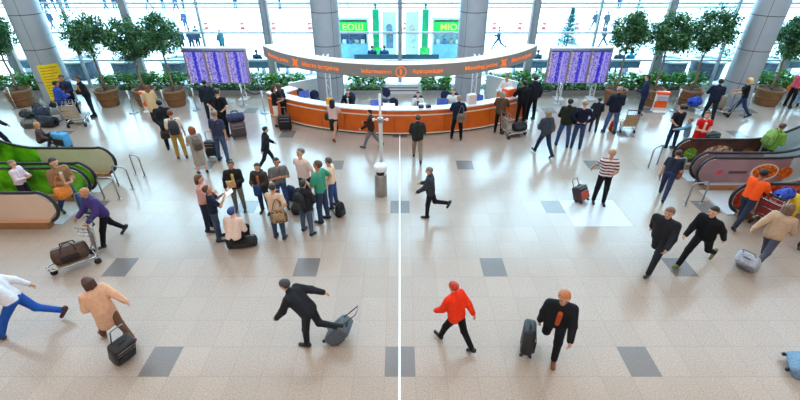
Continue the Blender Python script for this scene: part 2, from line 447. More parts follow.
def person(label, foot, h=1.72, yaw=0, arms=('down', 'down'), legs='stand', lean=4, head=(0, 0), top=('jacket', '#22252b'), bottom=('trousers', '#23262d'), shoes='#1b1a1a',
           hair=('short', '#2b211b'), skin='l', group=None, z=0., wide=1., vox=.02, aim='low', fine=True, twist=0):
    K = h / 1.75; S = Vector
    out = {}
    pelv = S((0, 0, .93))
    T = Matrix.Translation(pelv) @ Matrix.Rotation(R(twist), 4, 'Z') @ Matrix.Rotation(R(-lean), 4, 'X') @ Matrix.Translation(-pelv)
    Hd = T @ Matrix.Translation((0, .01, 1.52)) @ Matrix.Rotation(R(head[0]), 4, 'Z') @ Matrix.Rotation(R(-head[1] + lean * .6), 4, 'X') @ Matrix.Translation((0, -.01, -1.52))
    t = lambda x, y, zz: T @ S((x, y, zz))
    hd = lambda x, y, zz: Hd @ S((x, y, zz))
    # ---- skeleton
    legj = []
    lp = LEGS[legs] if isinstance(legs, str) else legs
    for s, (a, kn, o) in zip((-1, 1), lp):
        hip = S((s * .09, 0, .92)); oo = math.sin(R(o)) * s
        th = S((oo, math.sin(R(a)), -math.cos(R(a)))).normalized(); knee = hip + th * .42
        sh = S((oo * .5, math.sin(R(a - kn)), -math.cos(R(a - kn)))).normalized(); ank = knee + sh * .41
        q = max(-65, min(25, (a - kn) * .8)) if abs(a) < 80 else 0
        fd = S((oo * .6, math.cos(R(q)), math.sin(R(q)))).normalized(); fu = S((0, -fd.z, fd.y)).normalized()
        heel = ank - fd * .045 - fu * .052; toe = ank + fd * .155 - fu * .058
        legj.append((hip, knee, ank, heel, toe))
    armj = []
    for s, nm in zip((-1, 1), arms):
        p, o, e, i = ARMS[nm] if isinstance(nm, str) else nm
        shl = S((s * .185 * wide, 0, 1.40))
        d = S((s * math.sin(R(o)), math.sin(R(p)) * math.cos(R(o)), -math.cos(R(p)) * math.cos(R(o)))).normalized()
        el = shl + d * .29
        f = S((-s * math.sin(R(i)), math.cos(R(i)), .25 * math.sin(R(max(p, 0))))); f = (f - d * f.dot(d)).normalized()
        d2 = (d * math.cos(R(e)) + f * math.sin(R(e))).normalized(); wr = el + d2 * .25
        tt = S((0, 1, 0)) if abs(d2.y) < .75 else S((0, 0, 1)); tt = (tt - d2 * tt.dot(d2)).normalized()
        nn = d2.cross(tt).normalized()
        if nn.x * s > 0: nn = -nn
        armj.append(tuple(T @ x for x in (shl, el, wr)) + tuple((T.to_3x3() @ x) for x in (d2, tt, nn)))
    low = min(min(j[3].z, j[4].z) for j in legj) - .03
    if legs == 'floor': low = min(low, .93 - .13)
    # ---- body
    P = []
    for s in (-1, 1):
        P.append((t(s * .065 * wide, 0, .98), t(s * .085 * wide, .0, 1.34), .095, .097))
        P.append((t(s * .05, 0, 1.40), t(s * .155 * wide, 0, 1.40), .065, .06))
    P += [(S((-.075, 0, .93)), S((.075, 0, .93)), .098, .098), (t(0, -.005, 1.42), hd(0, .012, 1.56), .056, .05),
          (hd(0, -.012, 1.658), hd(0, .022, 1.662), .088, .084), (hd(0, .035, 1.605), hd(0, .048, 1.585), .062, .05), (hd(0, .100, 1.635), hd(0, .118, 1.612), .010, .015)]
    for s in (-1, 1): P.append((hd(s * .088, .0, 1.645), hd(s * .09, -.004, 1.615), .016, .012))
    for hip, knee, ank, heel, toe in legj:
        P += [(hip, knee, .086, .056), (knee, ank, .054, .037), (heel + S((0, 0, .008)), toe, .030, .028)]
        P.append((knee + (ank - knee) * .12, knee + (ank - knee) * .5, .052, .046))
    ex = MB()
    for shl, el, wr, d2, tt, nn in armj:
        P += [(shl, el, .05, .040), (el, wr, .041, .027), (wr, wr + d2 * .07, .028, .030)]
        if fine:
            palm = wr + d2 * .065
            for q, (off, L) in enumerate(((.027, .072), (.009, .080), (-.009, .075), (-.026, .058))):
                a = palm + tt * off; b = a + (d2 * .88 + nn * .45).normalized() * L * .55; c = b + (d2 * .5 + nn * .86).normalized() * L * .5
                ex.tube([a, b, c], [.0095, .0088, .0065], 6)
            a = wr + d2 * .02 + tt * .022; b = a + (d2 * .55 + tt * .8).normalized() * .04; c = b + (d2 * .9 + tt * .2 + nn * .3).normalized() * .032
            ex.tube([a, b, c], [.012, .0105, .008], 6)
    if fine:
        for s in (-1, 1):
            c = hd(s * .034, .098, 1.652); ex.ball(c, .013, 8, 1)
        ex.tube([hd(-.026, .092, 1.583), hd(0, .099, 1.582), hd(.026, .092, 1.583)], .0065, 6, 2)
    V, Q = surface(P, vox, .03)
    root = thing('person', label, 'person', (0, 0, 0), yaw, group)
    off = S((0, 0, -low))
    if aim == 'low':
        fs = [(min(j[3].z, j[4].z), (j[3] + j[4]) / 2) for j in legj]
        m0 = min(f[0] for f in fs); g = [f[1] for f in fs if f[0] < m0 + .06]; av = sum(g, S((0, 0, 0))) / len(g)
        off.x, off.y = -av.x, -av.y
    def place(V): return (np.asarray(V, float) + np.array(off)) * K
    def fix(mb): mb.v = [tuple((S(v) + off) * K) for v in mb.v]; return mb
    skn = mat('skin', SKIN[skin], .6, .06, 8)
    skin_mesh('body', place(V), Q, [skn, mat('eye', '#1d1714', .3), mat('lips', '#9a5247', .5)], root, fix(ex))
    # ---- clothes
    kind, c = top[0], top[1]
    loose = {'tee': .014, 'shirt': .018, 'jacket': .03, 'coat': .034, 'hoodie': .034, 'dress': .016, 'vest': .026, 'polo': .016}[kind]
    hem = {'tee': .90, 'shirt': .88, 'jacket': .86, 'coat': .62, 'hoodie': .84, 'dress': .45, 'vest': .88, 'polo': .90}[kind]
    long_ = kind in ('shirt', 'jacket', 'coat', 'hoodie')
    G = []
    kmid = (legj[0][1] + legj[1][1]) / 2
    for s in (-1, 1):
        G.append((t(s * .07 * wide, 0, .97), t(s * .088 * wide, 0, 1.34), .099 + loose, .099 + loose))
        G.append((t(s * .05, 0, 1.395), t(s * .155 * wide, 0, 1.395), .066 + loose * .7, .06 + loose * .7))
        if hem >= .8: G.append((t(s * .07 * wide, 0, .97), t(s * .075 * wide, 0, hem + .06), .099 + loose, .095 + loose))
        else:
            base = S((s * .08, 0, hem)) + (S((kmid.x, kmid.y, 0)) * ((.93 - hem) / .43))
            G.append((t(s * .07, 0, .97), base, .1 + loose, .115 + loose))
    if kind in ('jacket', 'hoodie', 'coat'): G.append((t(0, -.012, 1.44), t(0, -.015, 1.485), .078, .07))
    if kind == 'hoodie': G.append((t(-.07, -.09, 1.42), t(.07, -.09, 1.42), .05, .05))
    for shl, el, wr, d2, tt, nn in armj:
        if kind == 'vest': continue
        e2 = el if long_ else shl + (el - shl) * (.72 if kind != 'dress' else .4)
        G.append((shl, e2, .052 + loose, .045 + loose * (1 if long_ else 1.25)))
        if long_: G.append((el, wr - d2 * .015, .044 + loose, .034 + loose * .8))
    V, Q = surface(G, vox, .035)
    tm = cloth(c)
    skin_mesh({'tee': 'tee_shirt', 'polo': 'polo_shirt'}.get(kind, kind), place(V), Q, [tm], root)
    if len(top) > 2:                                    # a second colour shown at the open front
        G = [(t(0, .072 + loose, 1.04), t(0, .085 + loose, 1.36), .045, .045)]
        V, Q = surface(G, vox * .9, .03); skin_mesh('undershirt', place(V), Q, [cloth(top[2])], root)
    bk, bc = bottom[0], bottom[1]
    if kind != 'dress' and bk:
        G = [(S((-.075, 0, .935)), S((.075, 0, .935)), .112, .112)]
        if bk == 'skirt':
            e = S((kmid.x, kmid.y, .52))
            for s in (-1, 1): G.append((S((s * .06, 0, .93)), e + S((s * .07, 0, 0)), .115, .115))
        else:
            for hip, knee, ank, heel, toe in legj:
                G.append((hip, knee, .099, .074))
                if bk == 'trousers': G.append((knee, ank + (knee - ank) * .03, .072, .058))
                else: G[-1] = (hip, hip + (knee - hip) * .85, .102, .09)
        V, Q = surface(G, vox, .03); skin_mesh(bk, place(V), Q, [cloth(bc)], root)
    for hip, knee, ank, heel, toe in legj:
        V, Q = surface([(heel + S((0, 0, .012)), toe, .042, .040), (heel + S((0, 0, .05)), ank, .042, .042)], .016, .03)
        skin_mesh('shoe', place(V), Q, [mat('shoe_leather', shoes, .5, .2, 20)], root)
    # ---- hair
    hk, hc = hair
    if hk != 'bald':
        G = [(S((0, -.02, 1.668)), S((0, .012, 1.674)), .096, .091)]
        if hk in ('long', 'bob'):
            zl = 1.42 if hk == 'long' else 1.54
            for s in (-1, 1): G.append((S((s * .06, -.045, 1.66)), S((s * .07, -.06, zl)), .055, .045))
            G.append((S((0, -.06, 1.66)), S((0, -.085, zl)), .06, .05))
        if hk == 'bun': G.append((S((0, -.115, 1.68)), S((0, -.125, 1.68)), .045, .04))
        if hk == 'tail': G.append((S((0, -.11, 1.68)), S((0, -.14, 1.50)), .035, .022))
        lowcut = {'short': 1.60, 'cap': 1.65}.get(hk, 0)
        def cut(X, Y, Z):
            face = np.minimum(np.minimum(Y - .035, 1.695 + (Y - .06) * .3 - Z), .085 - np.abs(X) + .02)
            d = face
            if lowcut: d = np.maximum(d, lowcut - Z + np.clip(Y, -.1, .1) * .55)
            return d
        V, Q = surface(G, .014, .03, cut)
        V = (np.c_[V, np.ones(len(V))] @ np.array(Hd).T)[:, :3]
        b = MB()
        if hk == 'cap':
            for i in range(1):
                vs = [hd(x, y, zz) for (x, y, zz) in [(-.07, .07, 1.70), (-.06, .14, 1.685), (0, .17, 1.685), (.06, .14, 1.685), (.07, .07, 1.70), (-.07, .07, 1.692), (-.06, .14, 1.677), (0, .17, 1.677), (.06, .14, 1.677), (.07, .07, 1.692)]]
                b.add(vs, [(0, 1, 2, 3, 4), (9, 8, 7, 6, 5), (0, 5, 6, 1), (1, 6, 7, 2), (2, 7, 8, 3), (3, 8, 9, 4), (4, 9, 5, 0)])
        skin_mesh('cap' if hk == 'cap' else 'hair', place(V), Q, [mat('hair', hc, .6, .25, 60)], root, fix(b))
    x, y = foot
    root.location = (x, y, z)
    M = Matrix.Translation((x, y, z)) @ Matrix.Rotation(R(yaw), 4, 'Z')
    pt = lambda v: M @ ((v + off) * K)
    out['root'] = root; out['hand'] = [pt(a[2] + a[3] * .10) for a in armj]; out['back'] = pt(t(0, -.13 - loose, 1.2)); out['hipside'] = [pt(t(s * (.21), -.02, .95)) for s in (-1, 1)]
    out['shoulder'] = [pt(t(s * .11, -.02, 1.47 + loose * .5)) for s in (-1, 1)]; out['yaw'] = yaw; out['lean'] = lean; out['K'] = K
    out['local'] = lambda x, y, zz: pt(t(x, y, zz))
    return out
# ================================================================== BUILDERS OF THINGS
def suitcase(label, loc, yaw=0, w=.42, h=.62, d=.26, c='#1b1c20', c2=None, tilt=0, handle=.38, group=None, lying=False):
    """upright wheeled case: front towards local -Y; tilt leans it back (towards +Y)"""
    t = thing('suitcase', label, 'suitcase', (loc[0], loc[1], loc[2] if len(loc) > 2 else 0), yaw, group, -tilt)
    if lying: t.rotation_euler = (R(90), 0, R(yaw)); t.location.z += d / 2 + .0
    m = mat('luggage_shell', c, .5, .2, 20)
    soft(MB().box((0, 0, .06 + h / 2), (w, d, h), bev=.06).build('shell', m, t), 40)
    b = MB().box((0, -d / 2 - .012, .06 + h * .36), (w * .8, .04, h * .5), bev=.02)
    soft(b.build('front_pocket', mat('luggage_pocket', c2 or c, .7, .2, 25), t), 40)
    z = MB()
    for zz in (.06 + h * .64, .06 + h * .86): z.tube([(-w * .38, -d / 2 - .004, zz), (w * .38, -d / 2 - .004, zz)], .006, 6)
    z.build('zip', STEEL, t)
    if handle:
        s = w * .28
        MB().tube([(-s, d * .36, .06 + h * .9), (-s, d * .36, .06 + h + handle - .03), (-s + .03, d * .36, .06 + h + handle), (s - .03, d * .36, .06 + h + handle), (s, d * .36, .06 + h + handle - .03), (s, d * .36, .06 + h * .9)], .012, 8).build('pull_handle', mat('handle_metal', '#7d8084', .35, .1, 10, .8), t, True)
    MB().tube([(-.07, 0, .05 + h), (-.06, 0, .09 + h), (.06, 0, .09 + h), (.07, 0, .05 + h)], .012, 8).build('grip', BLACKP, t, True)
    for sx in (-1, 1):
        for sy in (-1, 1):
            x, y = sx * w * .38, sy * d * .34
            MB().tube([(x - .014, y, .035), (x + .014, y, .035)], .035, 14).build('wheel', RUBBER, t, True)
    return t
def duffel(label, loc, yaw=0, L=.6, r=.17, c='#20242e', c2='#3a3f4a', group=None):
    t = thing('duffel_bag', label, 'bag', loc, yaw, group)
    m = mat('nylon', c, .7, .25, 18)
    b = MB(); n = 20; pr = []
    prof = [(-L / 2, .35), (-L / 2 + .02, .75), (-L / 2 + .06, .97), (-L * .2, 1.0), (0, 1.03), (L * .2, 1.), (L / 2 - .06, .97), (L / 2 - .02, .75), (L / 2, .35)]
    vs = []; fs = []
    for x, k in prof:
        for q in range(n):
            a = 2 * math.pi * q / n; yy = math.cos(a) * r * k * 1.1; zz = math.sin(a) * r * k
            vs.append((x, yy, max(zz, -r * .82) + r * .82))
    for i in range(len(prof) - 1):
        for q in range(n): fs.append((i * n + q, (i + 1) * n + q, (i + 1) * n + (q + 1) % n, i * n + (q + 1) % n))
    fs += [tuple(range(n))[::-1], tuple((len(prof) - 1) * n + q for q in range(n))][::1]
    b.add(vs, fs); b.build('body', m, t, True)
    for s in (-1, 1):
        MB().tube([(-L * .22, s * r * .9, r * 1.1), (-L * .18, s * r * .6, r * 1.98), (-L * .08, s * .03, r * 2.25), (L * .08, s * .03, r * 2.25), (L * .18, s * r * .6, r * 1.98), (L * .22, s * r * .9, r * 1.1)], .014, 6).build('carry_strap', mat('webbing', c2, .8, .2, 40), t, True)
    soft(MB().box((0, -r * 1.08, r * .8), (L * .5, .05, r * .8), bev=.02).build('side_pocket', mat('nylon', c2, .7, .2, 18), t))
    MB().tube([(-L * .42, 0, r * 1.82), (L * .42, 0, r * 1.85)], .007, 6).build('zip', STEEL, t)
    return t
def backpack(label, loc, yaw=0, s=1., c='#1d2026', c2=None, group=None, rx=0, name='backpack', cat='backpack'):
    """base at the bottom centre; straps at local +Y (the wearer's back)"""
    t = thing(name, label, cat, loc, yaw, group, rx)
    m = mat('nylon', c, .75, .25, 18)
    b = MB(); n = 20; vs = []; fs = []
    prof = [(0, .55), (.02, .85), (.06, 1), (.20, 1.04), (.34, .96), (.42, .78), (.465, .45), (.475, .1)]
    for z, k in prof:
        for q in range(n):
            a = 2 * math.pi * q / n; ca, sa = math.cos(a), math.sin(a)
            vs.append((math.copysign(abs(ca) ** .6, ca) * .155 * k * s, math.copysign(abs(sa) ** .6, sa) * .095 * k * s, z * s))
    for i in range(len(prof) - 1):
        for q in range(n): fs.append((i * n + q, i * n + (q + 1) % n, (i + 1) * n + (q + 1) % n, (i + 1) * n + q))
    fs += [tuple(range(n))[::-1], tuple((len(prof) - 1) * n + q for q in range(n))]
    b.add(vs, fs).build('body', m, t, True)
    soft(MB().box((0, -.105 * s, .15 * s), (.22 * s, .05 * s, .2 * s), bev=.02).build('front_pocket', mat('nylon', c2 or c, .75, .2, 25), t))
    for q in (-1, 1):
        MB().tube([(q * .08 * s, .07 * s, .44 * s), (q * .10 * s, .13 * s, .47 * s), (q * .11 * s, .19 * s, .40 * s), (q * .12 * s, .17 * s, .22 * s), (q * .12 * s, .09 * s, .06 * s)], .016 * s, 6).build('shoulder_strap', mat('webbing', c2 or '#15161a', .8, .2, 40), t, True)
    MB().tube([(-.03 * s, .05 * s, .46 * s), (-.02 * s, .05 * s, .52 * s), (.02 * s, .05 * s, .52 * s), (.03 * s, .05 * s, .46 * s)], .008 * s, 6).build('top_loop', BLACKP, t, True)
    return t
def handbag(label, loc, yaw=0, w=.3, h=.24, d=.12, c='#7a3b2e', strap=.25, group=None, c2=None):
    """loc = where the strap is held; the bag hangs below"""
    t = thing('shoulder_bag', label, 'bag', loc, yaw, group)
    m = mat('leather', c, .5, .2, 20, c2=c2)
    b = MB(); vs = []; zt = -strap
    for (z, kx, ky) in ((zt - h, .8, .9), (zt - h + .02, 1, 1.1), (zt - h * .5, 1.02, 1.15), (zt - .02, .86, .7), (zt, .8, .3)):
        for q in range(16):
            a = 2 * math.pi * q / 16; ca, sa = math.cos(a), math.sin(a)
            vs.append((math.copysign(abs(ca) ** .5, ca) * w / 2 * kx, math.copysign(abs(sa) ** .6, sa) * d / 2 * ky, z))
    fs = [(i * 16 + q, i * 16 + (q + 1) % 16, (i + 1) * 16 + (q + 1) % 16, (i + 1) * 16 + q) for i in range(4) for q in range(16)]
    fs += [tuple(range(16))[::-1], tuple(64 + q for q in range(16))]
    b.add(vs, fs).build('body', m, t, True)
    soft(MB().box((0, -d * .56, zt - h * .42), (w * .7, .025, h * .5), bev=.01).build('flap', mat('leather', c2 or c, .55, .25, 30), t))
    MB().tube([(-w * .36, 0, zt - .02), (-w * .2, 0, zt * .35), (-.02, 0, 0), (.02, 0, 0), (w * .2, 0, zt * .35), (w * .36, 0, zt - .02)], .010, 6).build('strap', mat('leather_strap', c, .5, .2, 20), t, True)
    return t
def luggage_trolley(label, loc, yaw=0, panel='#b3a28c', group=None, scale=1., front='#a08f7c'):
    """airport luggage cart; pushed towards local +Y, handle at -Y"""
    t = thing('luggage_trolley', label, 'luggage trolley', loc, yaw, group); t.scale = (scale,) * 3
    fr = MB()
    for s in (-1, 1):
        fr.tube([(s * .26, -.36, .20), (s * .22, .1, .20), (s * .14, .52, .20), (s * .06, .58, .21)], .017, 8)
        fr.tube([(s * .26, -.36, .20), (s * .26, -.40, .30), (s * .25, -.46, .62), (s * .24, -.50, .96), (s * .22, -.52, 1.0)], .017, 8)
        fr.tube([(s * .26, -.33, .20), (s * .26, -.33, .07)], .014, 6)
    fr.tube([(-.06, .58, .21), (.06, .58, .21)], .017, 8)
    for y in (-.34, -.1, .15, .38): fr.tube([(-.235 + max(y, 0) * .2, y, .20), (.235 - max(y, 0) * .2, y, .20)], .011, 6)
    for zz in (.42, .62, .8): fr.tube([(-.25, -.46 + (.62 - zz) * .1, zz), (.25, -.46 + (.62 - zz) * .1, zz)], .010, 6)
    fr.tube([(0, .5, .2), (0, .5, .09)], .014, 6)
    fr.build('frame', CHROME, t, True)
    MB().tube([(-.25, -.52, 1.0), (-.25, -.56, 1.01), (.25, -.56, 1.01), (.25, -.52, 1.0)], .020, 8).build('handle', BLACKP, t, True)
    bk = MB()
    for y in (-.42, -.34, -.26): bk.tube([(-.2, y, .72 + (y + .42) * .6), (.2, y, .72 + (y + .42) * .6)], .007, 6)
    for x in (-.2, 0, .2): bk.tube([(x, -.46, .70), (x, -.24, .83), (x, -.22, .92)], .007, 6)
    bk.build('basket', CHROME, t, True)
    p = MB().box((0, -.425, .57), (.47, .018, .48), rot=(7, 0, 0)); p.build('advert_panel', mat('trolley_panel', panel, .5, .08, 6), t)
    MB().box((0, .1, .215), (.36, .62, .02)).build('platform', mat('trolley_deck', front, .6, .1, 9), t)
    for (x, y) in ((-.26, -.33), (.26, -.33), (0, .5)):
        MB().tube([(x - .02, y, .075), (x + .02, y, .075)], .075, 16).build('wheel', RUBBER, t, True)
    return t
def leaf_cloud(pts_fn, count, size, m, name, parent, rnd, droop=.3):
    vs = []; fs = []
    P = pts_fn(count)
    for i in range(len(P)):
        p = P[i]; a = rnd.uniform(0, 2 * math.pi); tl = rnd.uniform(-.9, .5) - droop
        d = Vector((math.cos(a) * math.cos(tl), math.sin(a) * math.cos(tl), math.sin(tl)))
        sd = d.cross(Vector((0, 0, 1))).normalized(); sd = (Matrix.Rotation(rnd.uniform(-.8, .8), 3, d) @ sd)
        L = size * rnd.uniform(.7, 1.3); w = L * .22; up = sd.cross(d)
        b = len(vs)
        vs += [p, p + d * L * .45 + sd * w, p + d * L, p + d * L * .45 - sd * w, p + d * L * .5 - up * w * .35]
        fs += [(b, b + 4, b + 1), (b + 1, b + 4, b + 2), (b, b + 3, b + 4), (b + 3, b + 2, b + 4)]
    me = bpy.data.meshes.new(name); me.from_pydata([tuple(v) for v in vs], [], fs); me.materials.append(m); me.update()
    o = bpy.data.objects.new(name, me); COL.objects.link(o); o.parent = parent
    return o
def leaf_material(name, a, b, c):
    m = bpy.data.materials.new(name); m.use_nodes = True
    nt = m.node_tree; n = nt.nodes; l = nt.links; bs = n['Principled BSDF']
    g = n.new('ShaderNodeNewGeometry'); cr = n.new('ShaderNodeValToRGB'); l.new(g.outputs['Random Per Island'], cr.inputs[0])
    e = cr.color_ramp.elements; e[0].color = (*lin(a), 1); e[1].color = (*lin(c), 1); x = e.new(.55); x.color = (*lin(b), 1)
    l.new(cr.outputs[0], bs.inputs['Base Color']); bs.inputs['Roughness'].default_value = .45
    tr = n.new('ShaderNodeBsdfTranslucent'); l.new(cr.outputs[0], tr.inputs[0])
    ms = n.new('ShaderNodeMixShader'); ms.inputs[0].default_value = .3
    l.new(bs.outputs[0], ms.inputs[1]); l.new(tr.outputs[0], ms.inputs[2]); l.new(ms.outputs[0], n['Material Output'].inputs[0])
    return m
FICUS = leaf_material('ficus_leaf', '#1b4431', '#337049', '#86b06a')
SHRUB = leaf_material('shrub_leaf', '#174622', '#35913c', '#a6dc62')
BARK = mat('bark', '#8c7766', .85, .25, 14)
POT = mat('woven_pot', '#8d6440', .75, .22, 22)
POTIN = mat('potting_soil', '#3b2a20', .95, .3, 30)
def ficus(label, x, y, hc, rx, rz, seed, pot_r=.56, lean=(0, 0), group='potted trees along the glass front'):
    rnd = random.Random(seed)
    t = thing('potted_tree', label, 'potted tree', (x, y, 0), 0, group)
    p = MB().lathe([(pot_r * .78, 0), (pot_r * .84, .05), (pot_r * .93, .35), (pot_r * .99, .62), (pot_r * 1.04, .64), (pot_r * 1.06, .74), (pot_r * .97, .75), (pot_r * .93, .66)], n=32).build('pot', POT, t, True)
    MB().lathe([(pot_r * .945, .30), (pot_r * .975, .32), (pot_r * .985, .37), (pot_r * .955, .39)], n=32).build('pot_band', mat('pot_band', '#7a4f2c', .7, .2, 20), p, True)
    MB().lathe([(pot_r * .94, .67), (pot_r * .5, .70), (0, .71)], n=24).build('soil', POTIN, t, True)
    top = Vector((lean[0], lean[1], hc))
    pts = [Vector((0, 0, .68))]
    for k in range(1, 6):
        f = k / 5; pts.append(Vector((top.x * f + rnd.uniform(-.03, .03), top.y * f + rnd.uniform(-.03, .03), .68 + (hc - .3 - .68) * f)))
    tr = MB().tube(pts, [.055, .05, .044, .04, .036, .03], 8)
    tr.build('trunk', BARK, t, True)
    br = MB(); tips = []
    for k in range(16):
        a = rnd.uniform(0, 6.28); e = rnd.uniform(-.25, 1.2); rr = rnd.uniform(.4, .78)
        b0 = pts[4].lerp(pts[5], rnd.random()); d = Vector((math.cos(a) * math.cos(e) * rx * rr, math.sin(a) * math.cos(e) * rx * rr, math.sin(e) * rz * rr))
        e1 = top + d; br.tube([b0, b0.lerp(e1, .55) + Vector((0, 0, .08)), e1], [.02, .013, .006], 5); tips.append(e1)
    br.build('branches', BARK, t, True)
    # leaves gather in clumps round the branch tips and through the crown
    cl = list(tips)
    for k in range(110):
        while True:
            v = Vector((rnd.uniform(-1, 1), rnd.uniform(-1, 1), rnd.uniform(-1, 1)))
            if .3 < v.length < .95: break
        cl.append(top + Vector((v.x * rx, v.y * rx, v.z * rz * (1 if v.z > 0 else .85))))
    def pts_fn(n):
        out = []
        for i in range(n):
            c = cl[rnd.randrange(len(cl))]
            out.append(c + Vector((rnd.gauss(0, .11), rnd.gauss(0, .11), rnd.gauss(0, .11))))
        return out
    leaf_cloud(pts_fn, 6800, .125, FICUS, 'foliage', t, rnd)
    return t
def hedge(label, x0, x1, y, seed, h=.75):
    rnd = random.Random(seed)
    t = thing('planter_trough', label, 'planter', ((x0 + x1) / 2, y, 0), 0, 'planter troughs along the glass front')
    w = x1 - x0
    b = MB().box((0, 0, .10), (w, .62, .20)); b.build('trough', mat('trough_stone', '#a2a7a8', .6, .1, 6), t)
    MB().box((0, 0, .205), (w - .08, .54, .02)).build('soil', POTIN, t)
    n = int(w / .32); cl = []
    for i in range(n):
        for j in (-1, 1):
            cl.append(Vector((-w / 2 + .16 + (i + rnd.uniform(-.2, .2)) * w / n, j * .14 + rnd.uniform(-.05, .05), 0)))
    st = MB()
    hs = [rnd.uniform(.6, 1.0) * h for _ in cl]
    for c, hh in zip(cl, hs): st.tube([(c.x, c.y, .20), (c.x + rnd.uniform(-.05, .05), c.y, .2 + hh * .8)], [.014, .006], 5)
    st.build('stems', BARK, t)['kind'] = 'stuff'
    def pts_fn(k):
        out = []
        for i in range(k):
            q = rnd.randrange(len(cl)); c = cl[q]; f = rnd.random() ** .7
            out.append(Vector((c.x + rnd.gauss(0, .10), c.y + rnd.gauss(0, .14), .24 + f * hs[q] * 1.1)))
        return out
    o = leaf_cloud(pts_fn, int(w * 430), .20, SHRUB, 'foliage', t, rnd, -.15)
    return t
def barrier_post(label, loc, belt=None, group='belt barrier posts'):
    t = thing('barrier_post', label, 'barrier post', (*loc, 0), 0, group)
    MB().lathe([(.18, 0), (.18, .012), (.14, .03), (.03, .045), (0, .045)], n=24).build('base', STEEL, t, True)
    MB().lathe([(.025, .04), (.025, .9), (0, .9)], n=12).build('pole', CHROME, t, True)
    MB().lathe([(.04, .86), (.042, .88), (.042, .97), (.03, .99), (0, .99)], n=16).build('head', WHITE, t, True)
    if belt:
        d = Vector((belt[0] - loc[0], belt[1] - loc[1], 0)); n = 14; b = MB(); vs = []; fs = []
        for i in range(n + 1):
            f = i / n; z = .93 - .30 * 4 * f * (1 - f) * min(1, d.length / 2.2); q = d * f; nn = Vector((-d.y, d.x, 0)).normalized() * .004
            for s in (-1, 1):
                for zz in (-.025, .025): vs.append((q.x + nn.x * s, q.y + nn.y * s, z + zz))
        for i in range(n):
            a = i * 4; c = a + 4
            fs += [(a, a + 1, c + 1, c), (a + 2, c + 2, c + 3, a + 3), (a + 1, a + 3, c + 3, c + 1), (a, c, c + 2, a + 2)]
        b.add(vs, fs).build('belt', mat('belt_webbing', '#2b323c', .8, .2, 30), t)
    return t
def flight_screen_material():
    m = bpy.data.materials.new('flight_screen'); m.use_nodes = True
    nt = m.node_tree; n = nt.nodes; l = nt.links; b = n['Principled BSDF']
    tc = n.new('ShaderNodeTexCoord'); sp = n.new('ShaderNodeSeparateXYZ'); l.new(tc.outputs['Generated'], sp.inputs[0])
    u, v = sp.outputs[0], sp.outputs[2]
    rows = math_node(nt, 'FLOOR', math_node(nt, 'MULTIPLY', v, 34.)); cols = math_node(nt, 'FLOOR', math_node(nt, 'MULTIPLY', u, 30.))
    cb = n.new('ShaderNodeCombineXYZ'); l.new(cols, cb.inputs[0]); l.new(rows, cb.inputs[1])
    oi = n.new('ShaderNodeObjectInfo'); l.new(oi.outputs['Random'], cb.inputs[2])
    wn = n.new('ShaderNodeTexWhiteNoise'); l.new(cb.outputs[0], wn.inputs['Vector'])
    base = n.new('ShaderNodeValToRGB'); base.color_ramp.interpolation = 'CONSTANT'; l.new(u, base.inputs[0])
    st = [(0, '#c9b9d8'), (.10, '#8f84c9'), (.17, '#b3a8ee'), (.40, '#9a92f0'), (.63, '#b9aef2'), (.72, '#5a55dd'), (.75, '#a79cf0'), (.94, '#8c7fd0')]
    e = base.color_ramp.elements
    e[0].position = 0; e[0].color = (*lin(st[0][1]), 1); e[1].position = st[1][0]; e[1].color = (*lin(st[1][1]), 1)
    for p, c in st[2:]: x = e.new(p); x.color = (*lin(c), 1)
    dens = n.new('ShaderNodeValToRGB'); dens.color_ramp.interpolation = 'CONSTANT'; l.new(u, dens.inputs[0])
    e = dens.color_ramp.elements; ds = [(0, .25), (.12, .08), (.2, .3), (.42, .92), (.58, .35), (.64, .05), (.78, .30), (.9, .05)]
    e[0].position = 0; e[0].color = (ds[0][1],) * 3 + (1,); e[1].position = ds[1][0]; e[1].color = (ds[1][1],) * 3 + (1,)
    for p, c in ds[2:]: x = e.new(p); x.color = (c, c, c, 1)
    on = math_node(nt, 'LESS_THAN', wn.outputs['Value'], dens.outputs[0])
    mx = n.new('ShaderNodeMix'); mx.data_type = 'RGBA'; l.new(on, mx.inputs[0]); l.new(base.outputs[0], mx.inputs[6]); mx.inputs[7].default_value = (*lin('#2f2bd6'), 1)
    hd = math_node(nt, 'GREATER_THAN', v, .955)
    m2 = n.new('ShaderNodeMix'); m2.data_type = 'RGBA'; l.new(hd, m2.inputs[0]); l.new(mx.outputs[2], m2.inputs[6]); m2.inputs[7].default_value = (*lin('#4038a8'), 1)
    l.new(m2.outputs[2], b.inputs['Emission Color']); b.inputs['Emission Strength'].default_value = .8
    b.inputs['Base Color'].default_value = (.02, .02, .03, 1); b.inputs['Roughness'].default_value = .25
    return m
FSCREEN = flight_screen_material()
